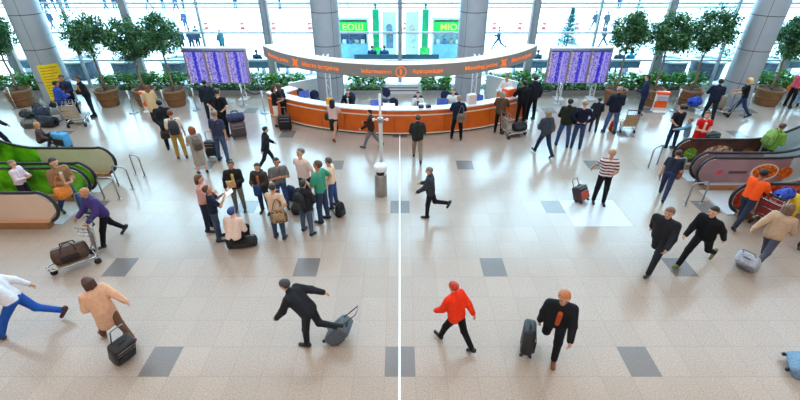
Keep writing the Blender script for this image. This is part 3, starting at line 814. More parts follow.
def flight_board(label, x, y, yaw=0):
    t = thing('flight_board', label, 'flight information board', (x, y, 0), yaw, 'flight information boards')
    W_, Z0, Z1 = 2.85, .74, 2.28
    soft(MB().box((0, .03, (Z0 + Z1) / 2), (W_, .16, Z1 - Z0), bev=.015).build('cabinet', mat('board_frame', '#a6a4ab', .4, .06, 8, .5), t))
    for k in range(3):
        xx = (k - 1) * .935
        s = MB().box((xx, -.06, (Z0 + Z1) / 2), (.84, .02, Z1 - Z0 - .1)).build('screen', FSCREEN, t)
        MB().box((xx - .455, -.058, (Z0 + Z1) / 2), (.05, .018, Z1 - Z0 - .12)).build('screen_divider', mat('divider', '#8d8580', .5, .1, 12), t)
    MB().box((0, .05, Z1 + .04), (W_, .22, .05)).build('top_rail', WHITE, t)
    for xx in (-.62, .95):
        b = MB()
        for s in (-1, 1):
            b.tube([(xx + s * .10, .05, .03), (xx + s * .10, .05, Z0 + .02)], .025, 8)
        b.tube([(xx - .10, .05, .1), (xx + .10, .05, .32), (xx - .10, .05, .54), (xx + .10, .05, .73)], .014, 6)
        b.box((xx, .02, .015), (.42, .55, .03))
        b.build('truss_leg', WHITE, t, False)
    return t
def office_chair(label, loc, yaw=0, group='chairs behind the information desk'):
    t = thing('office_chair', label, 'office chair', loc, yaw, group)
    m = mat('chair_fabric', '#222a4d', .85, .15, 20)
    soft(MB().box((0, 0, .47), (.48, .46, .08), bev=.035).build('seat', m, t))
    b = MB(); vs = []; fs = []
    for i in range(9):
        a = -1 + i / 4.; w = .23 * math.sqrt(max(.06, 1 - abs(a) ** 3.2))
        for (sx, sy) in ((-1, 0), (-.5, -.03), (.5, -.03), (1, 0), (.5, .035), (-.5, .035)): vs.append((sx * w, -.22 + sy - abs(0), .82 + a * .25))
    for i in range(8):
        for q in range(6): fs.append((i * 6 + q, i * 6 + (q + 1) % 6, (i + 1) * 6 + (q + 1) % 6, (i + 1) * 6 + q))
    fs += [tuple(range(6))[::-1], tuple(48 + q for q in range(6))]
    b.add(vs, fs).build('backrest', m, t, True)
    MB().tube([(0, -.1, .42), (0, -.25, .45), (0, -.26, .62)], .02, 8).build('back_bracket', BLACKP, t, True)
    MB().tube([(0, 0, .10), (0, 0, .44)], .028, 10).build('gas_column', BLACKP, t, True)
    for k in range(5):
        a = k * 2 * math.pi / 5
        l = MB().tube([(0, 0, .11), (.27 * math.cos(a), .27 * math.sin(a), .07)], [.024, .016], 6).build('leg', BLACKP, t, True)
        MB().ball((.27 * math.cos(a), .27 * math.sin(a), .03), .03, 8).build('caster', RUBBER, l, True)
    return t
def monitor(label, loc, yaw=0, c='#20242c', scr='#3c4f9c', group='monitors on the information desk'):
    t = thing('computer_monitor', label, 'monitor', loc, yaw, group)
    MB().box((0, 0, .008), (.24, .18, .016)).build('base', BLACKP, t)
    MB().tube([(0, .02, .01), (0, .03, .22)], .018, 8).build('stand', BLACKP, t)
    soft(MB().box((0, 0, .31), (.46, .04, .30), bev=.012).build('housing', mat('monitor_case', c, .4, .1, 10), t))
    MB().box((0, .0215, .31), (.43, .004, .27)).build('screen', mat('lit_screen', scr, .3, .2, 4, emit=.6), t)
    return t
def pushchair(label, loc, yaw, c, group=None):
    t = thing('pushchair', label, 'pushchair', loc, yaw, group)
    b = MB()
    for s in (-1, 1):
        b.tube([(s * .24, -.46, .98), (s * .24, -.36, .88), (s * .22, .32, .10)], .013, 6); b.tube([(s * .24, -.10, .60), (s * .24, -.34, .10)], .013, 6)
    b.tube([(-.24, -.46, .98), (.24, -.46, .98)], .018, 6); b.tube([(-.22, .2, .2), (.22, .2, .2)], .011, 6)
    b.build('frame', STEEL, t, True)
    m = cloth(c)
    soft(MB().box((0, .06, .36), (.4, .4, .07), rot=(8, 0, 0), bev=.03).build('seat', m, t)); soft(MB().box((0, -.16, .60), (.4, .07, .5), rot=(22, 0, 0), bev=.03).build('backrest', m, t))
    h = MB(); vs = []; fs = []
    for i in range(7):
        a = R(100 - i * 20)
        for j in range(5): vs.append((-.23 + j * .115, -.12 + .34 * math.cos(a), .66 + .34 * math.sin(a) * (1 - .12 * abs(j - 2))))
    for i in range(6):
        for j in range(4): fs.append((i * 5 + j, i * 5 + j + 1, (i + 1) * 5 + j + 1, (i + 1) * 5 + j))
    o = h.add(vs, fs).build('hood', m, t, True); so = o.modifiers.new('thickness', 'SOLIDIFY'); so.thickness = .015
    for (x, y) in ((-.24, -.34), (.24, -.34), (-.22, .32), (.22, .32)):
        MB().tube([(x - .02, y, .09), (x + .02, y, .09)], .09, 16).build('wheel', RUBBER, t, True)
    return t
def guard_rail(label, p, q, h=.72):
    """inverted U of steel tube between two feet"""
    d = Vector((q[0] - p[0], q[1] - p[1], 0)); r = .09
    t = thing('guard_rail', label, 'guard rail', (*p, 0), 0, 'steel guard rails at the escalators'); u = d.normalized()
    pts = [Vector((0, 0, .01)), Vector((0, 0, h - r))] + [Vector(u * (r - r * math.cos(a)) + Vector((0, 0, h - r + r * math.sin(a)))) for a in (.4, .8, 1.2, 1.57)]
    pts += [Vector(d - u * (r - r * math.cos(a)) + Vector((0, 0, h - r + r * math.sin(a)))) for a in (1.57, 1.2, .8, .4)] + [d + Vector((0, 0, h - r)), d + Vector((0, 0, .01))]
    MB().tube(pts, .022, 10).build('tube', STEEL, t, True)
    for e in (Vector((0, 0, 0)), d): MB().lathe([(.06, 0), (.06, .01), (.03, .02), (0, .02)], (e.x, e.y, 0), 16).build('foot_flange', STEEL, t, True)
    return t
# ================================================================== INFORMATION DESK
DC = (0, 24.15); DR = 8.4
def dp(a, r, z=0):                                       # a point round the desk's centre; a=0 faces the camera, grows to the right
    return (DC[0] + r * math.sin(R(a)), DC[1] - r * math.cos(R(a)), z)
def arc_band(b, a0, a1, r0, r1, z0, z1, n):
    vs = []; fs = []
    for i in range(n + 1):
        a = a0 + (a1 - a0) * i / n
        vs += [dp(a, r0, z0), dp(a, r1, z0), dp(a, r1, z1), dp(a, r0, z1)]
    for i in range(n):
        p = i * 4; q = p + 4
        for k in range(4): fs.append((p + k, p + (k + 1) % 4, q + (k + 1) % 4, q + k))
    fs += [(3, 2, 1, 0), (n * 4, n * 4 + 1, n * 4 + 2, n * 4 + 3)]
    return b.add(vs, fs)
ORANGE = mat('orange_laminate', '#dc6410', .38, .07, 3)
A0, A1 = -41.5, 38.5
t = thing('information_desk', 'long curved orange information desk with white worktop below the hanging sign', 'desk')
arc_band(MB(), A0 + .3, A1 - .3, DR - .75, DR - .06, 0, .10, 60).build('plinth', BLACKP, t)
NP = 12
for k in range(NP):
    a = A0 + (A1 - A0) * k / NP; b_ = A0 + (A1 - A0) * (k + 1) / NP
    arc_band(MB(), a + .05, b_ - .05, DR - .05, DR, .09, .995, 6).build('front_panel', ORANGE, t)
arc_band(MB(), A0, A1, DR - .07, DR - .045, .10, .99, 60).build('carcass', mat('carcass_dark', '#7a2f0c', .6), t)
for z, nm in ((.065, 'lower_rail'), (.80, 'upper_rail')):
    arc_band(MB(), A0, A1, DR - .02, DR + .022, z, z + .045, 72).build(nm, mat('cream_rail', '#f3e3cf', .35, .03, 4), t)
arc_band(MB(), A0, A1, DR - .40, DR + .03, .995, 1.04, 72).build('counter_shelf', mat('white_counter', '#f4f5f6', .25, .02, 4), t)
arc_band(MB(), A0 + 1.5, A1 - 1.5, DR - 1.05, DR - .36, .70, .745, 72).build('worktop', mat('white_counter', '#eef0f4', .3, .02, 4), t)
for a in (A0, A0 / 2, 0, A1 / 2, A1):
    s = .25 if abs(a) > 30 else .15
    arc_band(MB(), a - s, a + s, DR - 1.0, DR - .06, .0, .705, 2).build('support_panel', WHITE, t)
for nm, a in (('left', A0), ('right', A1)):
    sg = 1 if a < 0 else -1
    e = arc_band(MB(), a, a + sg * 4.2, DR - 1.1, DR + .012, 0, .994, 6).build('end_cabinet', ORANGE, t)
    arc_band(MB(), a - sg * .3, a + sg * 4.4, DR - 1.15, DR + .04, 1.0, 1.05, 6).build('end_cap', WHITE, e)
# low white walls around the staff area
def low_wall(label, p, q, h, th=.06):
    d = Vector((q[0] - p[0], q[1] - p[1])); t = thing('low_partition', label, 'partition', ((p[0] + q[0]) / 2, (p[1] + q[1]) / 2, 0), math.degrees(math.atan2(d.y, d.x)), 'partitions behind the information desk')
    MB().box((0, 0, h / 2), (d.length, th, h)).build('panel', mat('partition_white', '#dfe6e4', .5, .03, 4), t)
    MB().box((0, 0, h + .015), (d.length, th + .03, .03)).build('cap_rail', WHITE, t)
low_wall('low white partition slanting behind the left wing of the desk', at(290, 103), at(318, 97), .9)
low_wall('low white partition slanting behind the right wing of the desk', at(484, 97), at(513, 105), 1.05)
# the curved hanging sign
SCY, SR = 21.0, 6.36
def sp_(a, r, z): return (r * math.sin(R(a)), SCY - r * math.cos(R(a)), z)
def sign_band(b, a0, a1, r0, r1, z0, z1, n):
    vs = []; fs = []
    for i in range(n + 1):
        a = a0 + (a1 - a0) * i / n; vs += [sp_(a, r0, z0), sp_(a, r1, z0), sp_(a, r1, z1), sp_(a, r0, z1)]
    for i in range(n):
        p = i * 4; q = p + 4
        for k in range(4): fs.append((p + k, p + (k + 1) % 4, q + (k + 1) % 4, q + k))
    fs += [(3, 2, 1, 0), (n * 4, n * 4 + 1, n * 4 + 2, n * 4 + 3)]
    return b.add(vs, fs)
SA = 57.5; SZ0, SZ1 = 2.57, 2.98
t = thing('information_sign', 'grey curved overhead sign with orange lettering on trusses above the desk', 'sign')
for k in range(4):
    a = -SA + SA / 2 * k
    sign_band(MB(), a + .04, a + SA / 2 - .04, SR - .05, SR, SZ0, SZ1, 14).build('fascia_panel', mat('fascia_grey', '#8e8a89', .5, .04, 3), t)
sign_band(MB(), -SA, SA, SR - .50, SR - .03, SZ1 - .03, SZ1 + .02, 60).build('top_cover', mat('sign_top_white', '#ffffff', .5, .02, 3), t)
sign_band(MB(), -SA, SA, SR - .50, SR - .46, SZ0, SZ1 - .03, 60).build('back_panel', WHITE, t)
for X_ in (-2.95, 3.05):
    b = MB(); Y_ = 17.75
    for s in (-1, 1):
        b.tube([(X_ + s * .09, Y_, 0), (X_ + s * .09, Y_, SZ0 + .05), (X_ + s * .09, 15.86, SZ0 + .05)], .024, 8)
    for k in range(7):
        p = (X_ - .09, Y_, .1 + k * .34); q = (X_ + .09, Y_, .1 + (k + 1) * .34)
        if k % 2: p, q = (q[0], q[1], p[2]), (p[0], p[1], q[2])
        b.tube([p, q], .011, 6)
    b.box((X_, Y_, .012), (.4, .4, .024))
    b.build('truss_post', WHITE, t)
for a in (-48, -16, 16, 48):
    x, y, z = sp_(a, SR - .26, 0)
    MB().tube([(x, y, SZ1), (x, y, 11)], .006, 6).build('hanging_wire', STEEL, t)
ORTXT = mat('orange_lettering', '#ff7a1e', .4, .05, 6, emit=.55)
def text_mesh(s, size):
    cu = bpy.data.curves.new('lettering', 'FONT'); cu.body = s; cu.size = size; cu.extrude = .004; cu.align_x = 'CENTER'; cu.align_y = 'CENTER'; cu.resolution_u = 3
    cu.offset = .002 * size / .2
    o = bpy.data.objects.new('lettering', cu); COL.objects.link(o)
    dg = bpy.context.evaluated_depsgraph_get(); me = bpy.data.meshes.new_from_object(o.evaluated_get(dg))
    bpy.data.objects.remove(o)
    return me
def sign_text(s, a0, a1, size=.225, name='lettering'):
    me = text_mesh(s, size); xs = [v.co.x for v in me.vertices]; w = max(xs) - min(xs); k = R(a1 - a0) * SR / w; c0 = (max(xs) + min(xs)) / 2
    for v in me.vertices:
        x, y, z = v.co; v.co = Vector(sp_((a0 + a1) / 2 + math.degrees((x - c0) * k / SR), SR + .004 + z, ZM + y))
    me.materials.clear(); me.materials.append(ORTXT); me.name = name
    o = bpy.data.objects.new(name, me); COL.objects.link(o); o.parent = t; return o
ZM = (SZ0 + SZ1) / 2 - .01
for s_, a0_, a1_ in (('Meeting point', -52.5, -39.6), ('Место встречи', -33.0, -19.3), ('Information', -11.8, -2.6), ('Информация', 3.9, 13.2), ('Meeting point', 20.6, 33.0), ('Место встречи', 39.6, 52.0)):
    full = text_mesh(s_, .195); W_ = max(v.co.x for v in full.vertices) - min(v.co.x for v in full.vertices); a_ = a0_
    for k_, w_ in enumerate(s_.split()):                # each word by itself
        one = text_mesh(w_, .195); f_ = (max(v.co.x for v in one.vertices) - min(v.co.x for v in one.vertices)) / W_ * (a1_ - a0_)
        if k_: a_ = a1_ - f_
        sign_text(w_, a_, a_ + f_, .195)
for a in (-36.2, 35.8):                                 # four arrows meeting in the middle
    b = MB()
    for q in (45, 135, 225, 315):
        c, s = math.cos(R(q)), math.sin(R(q)); pp = [(.03, -.022), (.085, -.022), (.085, -.022)]
        def L(u, v, dz): x = u * c - v * s; z = u * s + v * c; return sp_(a + math.degrees(x / SR), SR + .002 + dz, ZM + z)
        poly = [(.015, 0), (.085, .075), (.085, .036), (.185, .036), (.185, -.036), (.085, -.036), (.085, -.075)]
        vs = [L(u, v, 0) for u, v in poly] + [L(u, v, .006) for u, v in poly]; n = len(poly)
        b.add(vs, [tuple(range(n, 2 * n)), tuple(range(n))[::-1]] + [(i, (i + 1) % n, n + (i + 1) % n, n + i) for i in range(n)])
    b.build('meeting_symbol', ORTXT, t)
b = MB(); n = 32; vs = []; fs = []
for k in range(n):
    q = 2 * math.pi * k / n
    for rr in (.155, .185):
        for dz in (.001, .008): vs.append(sp_(math.degrees(rr * math.cos(q) / SR) + .3, SR + dz, ZM + rr * math.sin(q)))
for k in range(n):
    p = k * 4; q = ((k + 1) % n) * 4
    fs += [(p + 1, p + 3, q + 3, q + 1), (p, q, q + 2, p + 2), (p, p + 1, q + 1, q), (p + 2, q + 2, q + 3, p + 3)]
b.add(vs, fs).build('symbol_ring', ORTXT, t); sign_text('i', -.1, .7, .27, 'symbol_letter')

# ================================================================== PLANTS ALONG THE GLASS
TREES = [(-17.2, 19.25, 3.1, .92, .95, 'potted ficus at the left picture edge, crown cut by the frame'),
         (-13.25, 19.25, 3.10, 1.05, 1.05, 'first full potted ficus right of the left grey column'),
         (-11.55, 19.3, 2.85, .95, .98, 'potted ficus standing behind the left orange leaflet stand'),
         (-10.2, 19.25, 3.00, .98, 1.0, 'potted ficus beside the left flight information board'),
         (9.75, 19.3, 3.15, .95, .95, 'potted ficus beside the right flight information board'),
         (11.5, 19.35, 3.05, 1.0, 1.02, 'potted ficus standing behind the right orange leaflet stand'),
         (13.15, 19.3, 3.25, 1.12, 1.08, 'potted ficus immediately left of the right grey column'),
         (16.8, 19.4, 2.9, .84, 1.05, 'potted ficus beyond the right grey column near the picture edge')]
for i, (x, y, hc, rx, rz, lb) in enumerate(TREES): ficus(lb, x, y, hc, rx * .9, rz * .97, 20 + i, (.50, .46, .46, .46, .46, .46, .46, .53)[i])
for i, (x0, x1, lb) in enumerate(((-25, -16.6, 'planter trough of green shrubs left of the left grey column'), (-14.6, -10.5, 'planter trough of green shrubs behind the three left ficus pots'),
        (-10.3, -4.6, 'planter trough of green shrubs below the left flight board'), (-2.5, -.75, 'short planter trough of shrubs right of the left centre column'), (1.05, 2.6, 'short planter trough of shrubs left of the right centre column'),
        (4.2, 9.2, 'planter trough of green shrubs below the right flight board'), (9.4, 14.8, 'planter trough of green shrubs behind the three right ficus pots'), (16.7, 25, 'planter trough of green shrubs right of the right grey column'))):
    hedge(lb, x0, x1, 21.05, 60 + i)
def radiator(label, x0, x1, y=21.05):
    t = thing('radiator_cover', label, 'radiator', ((x0 + x1) / 2, y, 0), 0, 'radiator covers at the glass front'); w = x1 - x0
    MB().box((0, 0, .22), (w, .36, .44)).build('casing', WHITE, t)
    b = MB()
    for k in range(2): b.box((0, -.182, .16 + k * .14), (w - .2, .01, .05))
    b.build('air_slots', mat('slot_dark', '#4c5a66', .6), t); MB().box((0, 0, .45), (w + .04, .4, .03)).build('top_board', WHITE, t)
radiator('low white radiator cover in the gap between the centre shrubs', -.7, 1.0)
radiator('low white radiator cover right of the right centre column', 3.95, 4.15 + 0) if False else None

flight_board('flight information board of three purple screens left of the desk', -8.35, 20.15)
flight_board('flight information board of three purple screens right of the desk', 8.15, 20.15)

# orange leaflet stands in front of two pots
def leaflet_stand(label, x, y, yaw, round_=True):
    t = thing('leaflet_stand', label, 'leaflet stand', (x, y, 0), yaw, 'orange leaflet stands')
    t.scale = (.85, .85, .72)
    O = mat('stand_orange', '#f0560f', .45, .06, 5)
    soft(MB().box((0, 0, .05), (.62, .5, .1), bev=.02).build('base', WHITE, t))
    soft(MB().box((0, .05, .62), (.58, .2, 1.1), bev=.02).build('body', mat('stand_cream', '#e9d8cf', .5, .05, 5), t))
    soft(MB().box((0, .03, 1.18), (.64, .26, .16), bev=.03).build('header', O, t))
    (MB().ball((0, -.07, .52), .22, 20, sq=(1.15, .3, .95)) if round_ else MB().box((0, -.05, .50), (.60, .06, .40), bev=.02)).build('badge' if round_ else 'lower_band', O, t, round_)
    for z in (.80, .95): MB().box((0, -.08, z), (.5, .07, .1)).build('leaflet_pocket', mat('leaflets', '#b9c3d6', .5, .3, 30), t)
leaflet_stand('orange leaflet stand in front of a ficus pot beside the beige-coated woman', -10.98, 18.4, 6)
leaflet_stand('orange leaflet stand in front of a ficus pot beside the leaning man in blue', 11.35, 18.35, -6, False)

POSTS = [((16, 109), None, 'white belt barrier post near the left ficus pot at the picture edge'), ((133, 113), None, 'white belt barrier post left of the left orange leaflet stand'),
         ((166, 112), None, 'white belt barrier post right of the left orange leaflet stand'), ((196, 110), None, 'white belt barrier post below the left edge of the left flight board'),
         ((243, 106), (264, 113), 'white barrier post joined by a dark sagging belt near the left desk end'), ((264, 113), None, 'white barrier post beside the left desk end, where the dark belt stops'),
         ((533, 110), (556, 104), 'white belt barrier post with a dark belt at the right end of the desk'), ((556, 104), None, 'white belt barrier post below the left side of the right flight board'),
         ((673, 111), None, 'white belt barrier post between two right hand ficus pots'), ((743, 116), None, 'white belt barrier post at the foot of the right grey column')]
for p, q, lb in POSTS: barrier_post(lb, at(*p), at(*q) if q else None)

# ================================================================== BIN AND MAST
x, y = at(380, 194.5)
t = thing('litter_bin', 'round steel litter bin with white top in the open floor before the desk', 'litter bin', (x, y, 0))
MB().lathe([(.17, 0), (.185, .02), (.185, .70), (.17, .72), (0, .72)], n=32).build('body', mat('bin_steel', '#a9a49c', .32, .06, 14, .8), t, True)
MB().lathe([(.15, .72), (.15, .84), (0, .84)], n=24).build('opening', BLACKP, t, True)
MB().lathe([(.19, .84), (.195, .86), (.195, .96), (.17, 1.0), (0, 1.01)], n=32).build('top', WHITE, t, True)
for a in (40, 140, 220, 320):
    MB().tube([(.165 * math.cos(R(a)), .165 * math.sin(R(a)), .70), (.165 * math.cos(R(a)), .165 * math.sin(R(a)), .86)], .014, 6).build('strut', WHITE, t)
x, y = -.56, 11.75
t = thing('sign_mast', 'tall slim white mast with a small cross bracket standing behind the litter bin', 'mast', (x, y, 0))
MB().lathe([(.16, 0), (.16, .02), (.05, .04), (.045, .3), (.045, .3)], n=20).build('base', STEEL, t, True)
MB().lathe([(.058, .03), (.058, 2.15), (.035, 2.18), (.035, 2.95), (0, 2.96)], n=16).build('pole', mat('mast_white', '#dcdedf', .3, .04, 8, .3), t, True)
MB().lathe([(.075, 2.12), (.09, 2.14), (.09, 2.24), (.075, 2.26)], n=20).build('collar', STEEL, t, True)
for s in (-1, 1):
    b = MB().tube([(s * .07, 0, 2.2), (s * .17, 0, 2.2)], .02, 8); b.ball((s * .19, 0, 2.2), .045, 12); b.build('bracket_lamp', WHITE, t, True)

# ================================================================== ESCALATORS
def esc_z(x):                                            # rise of the steps along the run
    x0 = 11.2; k = math.tan(R(30))
    if x < x0: return 0.
    if x < x0 + 1.4: return (x - x0) ** 2 / 2.8 * k
    return (x - x0 - .7) * k
GREENAD = mat('green_poster', '#1d5a12', .25, .3, 1.6, c2='#7ad61e')
BEIGEAD = mat('beige_panel', '#cbbfae', .45, .06, 2)
def food(name, a, b, sc): return mat(name, a, .45, .3, sc, c2=b)
def escalator(label, sg, yf, yn, panels_f, panels_n, zb=1.06, nx=9.0, xmax=17.6, cat='escalator'):
    """sg: -1 climbs to the left, +1 to the right; yf / yn: the far and the near balustrade"""
    t = thing('escalator', label, cat, (sg * nx, (yf + yn) / 2, 0), 0, 'escalators climbing out of the hall')
    ox, oy = sg * nx, (yf + yn) / 2
    P = lambda x, y, z: (sg * x - ox, y - oy, z)
    def strip(x0, x1, y, th, zlo, zhi, n=26):
        b = MB(); vs = []; fs = []
        for i in range(n + 1):
            x = x0 + (x1 - x0) * i / n
            lo, hi = zlo(x), zhi(x)
            vs += [P(x, y - th, lo), P(x, y + th, lo), P(x, y + th, hi), P(x, y - th, hi)]
        for i in range(n):
            p = i * 4; q = p + 4
            for k in range(4): fs.append((p + k, p + (k + 1) % 4, q + (k + 1) % 4, q + k))
        fs += [(3, 2, 1, 0), (n * 4, n * 4 + 1, n * 4 + 2, n * 4 + 3)]
        return b.add(vs, fs)
    rad = (zb - .2) / 2; zc = .2 + rad
    for y, pans, nm in ((yf, panels_f, 'far'), (yn, panels_n, 'near')):
        def top(x):
            if x < nx + rad: return zc + math.sqrt(max(0, rad ** 2 - (nx + rad - x) ** 2)) * .96
            return esc_z(x) + zb - .035
        def bot(x):
            if x < nx + rad: return zc - math.sqrt(max(0, rad ** 2 - (nx + rad - x) ** 2)) * .96
            return esc_z(x) + .2
        par = None
        for (x0, x1, m) in pans:
            strip(max(x0, nx + .02), x1, y, .03, bot, top, 30).build('balustrade_panel', m, t)
        pts = []
        xs = [xmax - k * (xmax - nx - rad) / 40 for k in range(41)]
        for x in xs: pts.append(P(x, y, esc_z(x) + zb))
        for k in range(1, 13):
            a = math.pi / 2 + math.pi * k / 13
            pts.append(P(nx + rad + math.cos(a) * (rad + .04), y, zc + math.sin(a) * (rad + .035)))
        pts.append(P(nx + rad + .25, y, .12))
        MB().tube(pts, .042, 8).build('handrail', RUBBER, t, True)
        q = [(p[0], p[1], p[2] - .06) for p in pts[:41]] + [P(nx + rad + math.cos(math.pi / 2 + math.pi * k / 13) * (rad - .02), y, zc + math.sin(math.pi / 2 + math.pi * k / 13) * (rad - .025)) for k in range(1, 13)]
        MB().tube(q, .030, 8).build('handrail_guide', CHROME, t, True)
        oy_ = (.12 if y == yf else -.12)
        strip(nx + .35, xmax, y, .115, lambda x: max(0, esc_z(x) - .5), lambda x: esc_z(x) + .22, 40).build('skirt', mat('bronze_skirt', '#a87650', .35, .08, 5, .4), t)
        strip(nx + .25, xmax, y, .13, lambda x: esc_z(x) + .215, lambda x: esc_z(x) + .25, 40).build('deck_board', mat('deck_peach', '#d9a984', .35, .05, 4, .3) if sg < 0 else mat('deck_steel', '#cdd9df', .3, .05, 4, .4), t)
    wy = (yf - yn) - .26; cy = (yf + yn) / 2
    b = MB().box(P(nx + 1.0, cy, .012), (1.7, wy + .05, .024)); b.build('landing_plate', mat('landing_steel', '#cdd6da', .4, .05, 10, .2), t)
    b = MB().box(P(nx + 1.95, cy, .02), (.18, wy, .04)); b.build('comb_plate', mat('comb_yellow', '#c9a63a', .4, .1, 10), t)
    x = nx + 2.05; m = mat('step_dark', '#2f3236', .4, .2, 14, .6)
    while x < xmax - .4:
        z = esc_z(x + .2)
        st = MB().box(P(x + .2, cy, z - .07), (.40, wy, .15))
        for k in range(7): st.box(P(x + .2, cy - wy / 2 + (k + .5) * wy / 7, z + .008), (.38, wy / 16, .012))
        st.build('step', m, t); x += .405
    return t
X9 = 17.6
escalator('far left escalator with bright green and beige side panels', -1, 12.30, 11.25, [(8.6, 11.25, BEIGEAD), (11.27, X9, GREENAD)], [(8.6, X9, GREENAD)])
escalator('near left escalator with a plain beige outer side panel and bronze skirt', -1, 10.95, 9.58, [(8.6, X9, GREENAD)], [(8.6, X9, mat('beige_outer_panel', '#d8b9a3', .4, .04, 2))])
DKAD = food('dark_food_poster', '#2b1a12', '#5a2f1d', 3.); PLUM = food('plum_poster', '#8e7079', '#a08892', 1.2); TOM = food('tomato_poster', '#8e1b10', '#d8572d', 6.)
CLEARP = mat('milky_glass_panel', '#b9ccd4', .2, .05, 2)
e1 = escalator('far right escalator with dark food posters showing a green salad', 1, 12.95, 11.95, [(8.6, 11.7, DKAD), (11.72, X9, CLEARP)], [(8.6, 11.0, PLUM), (11.02, X9, CLEARP)])
e2 = escalator('near right escalator with red tomato poster on its outer side', 1, 11.6, 10.05, [(8.6, 11.6, PLUM), (11.62, X9, CLEARP)], [(8.6, X9, TOM)])
def plate(par, x, y, z, rx, rz, m, name='food_picture'):
    b = MB(); n = 28; vs = []
    for d in (0, .006):
        for k in range(n): a = 2 * math.pi * k / n; vs.append((x + rx * math.cos(a), y - d, z + rz * math.sin(a)))
    b.add(vs, [tuple(n + k for k in range(n)), tuple(range(n))[::-1]] + [(k, (k + 1) % n, n + (k + 1) % n, n + k) for k in range(n)])
    o = b.build(name, m, par); return o
def on(e, x, y): return (x - e.location.x, y - e.location.y)
SALAD = food('salad_picture', '#2f5d13', '#8ab832', 14.); MEAT = food('dish_picture', '#6d2c18', '#e5c9a6', 12.); SOUP = food('soup_picture', '#a83210', '#f08a2e', 12.); BOWL = mat('bowl_picture', '#e8dccb', .4, .04, 5)
for x, rx, rz, m in ((9.5, .22, .2, SALAD), (10.4, .5, .28, MEAT), (11.35, .2, .2, food('bread_picture', '#3a1b10', '#a8622f', 9.))):
    u, v = on(e1, x, 12.95); plate(e1, u, v - .032, .58, rx, rz, m)
u, v = on(e2, 10.95, 11.6)
plate(e2, u, v - .032, .60, .42, .29, BOWL); plate(e2, u, v - .040, .62, .36, .23, SOUP); plate(e2, u + .62, v - .032, .58, .22, .2, SOUP)
plate(e2, u - 1.35, v - .032, .60, .10, .09, mat('poster_logo', '#c8485c', .5)); MB().box((u - .8, v - .035, .60), (.55, .006, .09)).build('poster_caption', mat('caption_ink', '#5d4a52', .5, .3, 60), e2)
for k, (x, rx, m) in enumerate(((9.6, .24, SOUP), (10.2, .26, SALAD), (10.75, .28, SOUP))):
    u, v = on(e2, x, 10.05); plate(e2, u, v - .032, .55, rx, .22, m)

RAILS = [((135, 174), (144, 176.5), 'steel guard rail standing furthest out on the floor beside the far left escalator'), ((118, 186), (132, 189), 'second steel guard rail from the right at the left escalators'),
         ((104, 199), (119, 199), 'steel guard rail between the two left escalator landings'), ((82, 216), (99, 214), 'steel guard rail nearest the camera at the left escalators'),
         ((647, 168), (656, 164), 'steel guard rail at the head of the far right escalator'), ((658, 180), (679, 178), 'steel guard rail between the two right escalator landings'), ((684, 205.5), (700, 203.5), 'steel guard rail nearest the camera at the right escalators')]
for p, q, lb in RAILS: guard_rail(lb, at(*p), at(*q))

# ================================================================== ON AND BEHIND THE DESK
for px, py, yw, lb in ((300, 107, 20, 'navy office chair at the left wing of the desk'), (315, 109, 10, 'navy office chair beside the left truss post'), (394, 117, -15, 'navy office chair right behind the mast, empty'),
                      (384, 109, 160, 'navy office chair seen side on at the desk centre'), (443, 112, 170, 'navy office chair beside the clerk left of the right centre column')):
    office_chair(lb, at(px, py), yw).scale = (.86,) * 3
def on_desk(a, r): x, y, z = dp(a, DR - r); return (x, y, .745)
monitor('computer monitor with a blue screen on the desk by the dark-haired clerk', on_desk(-6.8, .62), 188, scr='#4a62b8')
monitor('computer monitor at the left wing of the desk', on_desk(-31, .7), 215)
monitor('small monitor on the worktop left of the two orange rolls', on_desk(12.5, .65), 165)
monitor('computer monitor at the right wing of the desk', on_desk(24, .7), 150)
def desk_box(name, label, cat, a, r, d, c, yaw, z=.745, group=None, cap=None):
    x, y, _ = dp(a, DR - r); t = thing(name, label, cat, (x, y, z), yaw, group)
    soft(MB().box((0, 0, d[2] / 2), d, bev=.012).build('body', mat('item_' + name, c, .5, .08, 12), t)); 
    if cap: MB().box((0, 0, d[2] + .006), (d[0] * .7, d[1] * .7, .012)).build('top_sheet', mat('paper', cap, .7, .06, 12), t)
    return t
desk_box('printer', 'white printer on the worktop right of the dark-haired clerk', 'printer', -3.2, .7, (.46, .38, .24), '#e7e4dc', 0, cap='#f6f5f0')
desk_box('card_terminal', 'left of two small dark card terminals on the counter shelf', 'card terminal', 5.6, .2, (.2, .16, .1), '#2a2c33', 5, 1.04, 'card terminals', '#59606e')
desk_box('card_terminal', 'right of two small dark card terminals on the counter shelf', 'card terminal', 7.6, .2, (.2, .16, .1), '#2a2c33', 8, 1.04, 'card terminals', '#59606e')
desk_box('collection_box', 'yellow box on the counter shelf below the left truss post', 'box', -19.5, .2, (.22, .2, .22), '#f0a90f', -18, 1.04, cap='#d98a0c')
desk_box('leaflet_box', 'pale leaflet box on the counter below the right centre column', 'box', 20.0, .25, (.34, .24, .36), '#e3cfc6', 20, 1.04, cap='#f2ece6')
desk_box('leaflet_box', 'small pinkish leaflet box on the worktop left of the purple chair back', 'box', 6.5, .62, (.3, .2, .3), '#e6cfc4', 5, .745, cap='#f6eee6')
desk_box('display_box', 'bright orange display box on the right end of the desk', 'display box', 33.5, .35, (.5, .36, .30), '#f2560f', 33, 1.04, cap='#f7f2ee')
desk_box('paper_stack', 'white paper stack on the worktop at the left wing', 'papers', -26, .7, (.32, .24, .08), '#f3f3f0', -26, cap='#ffffff')
desk_box('paper_stack', 'white paper stack with an orange folder on top at the right wing', 'papers', 14.5, .7, (.4, .3, .1), '#f3f3f0', 14, cap='#e8622a')
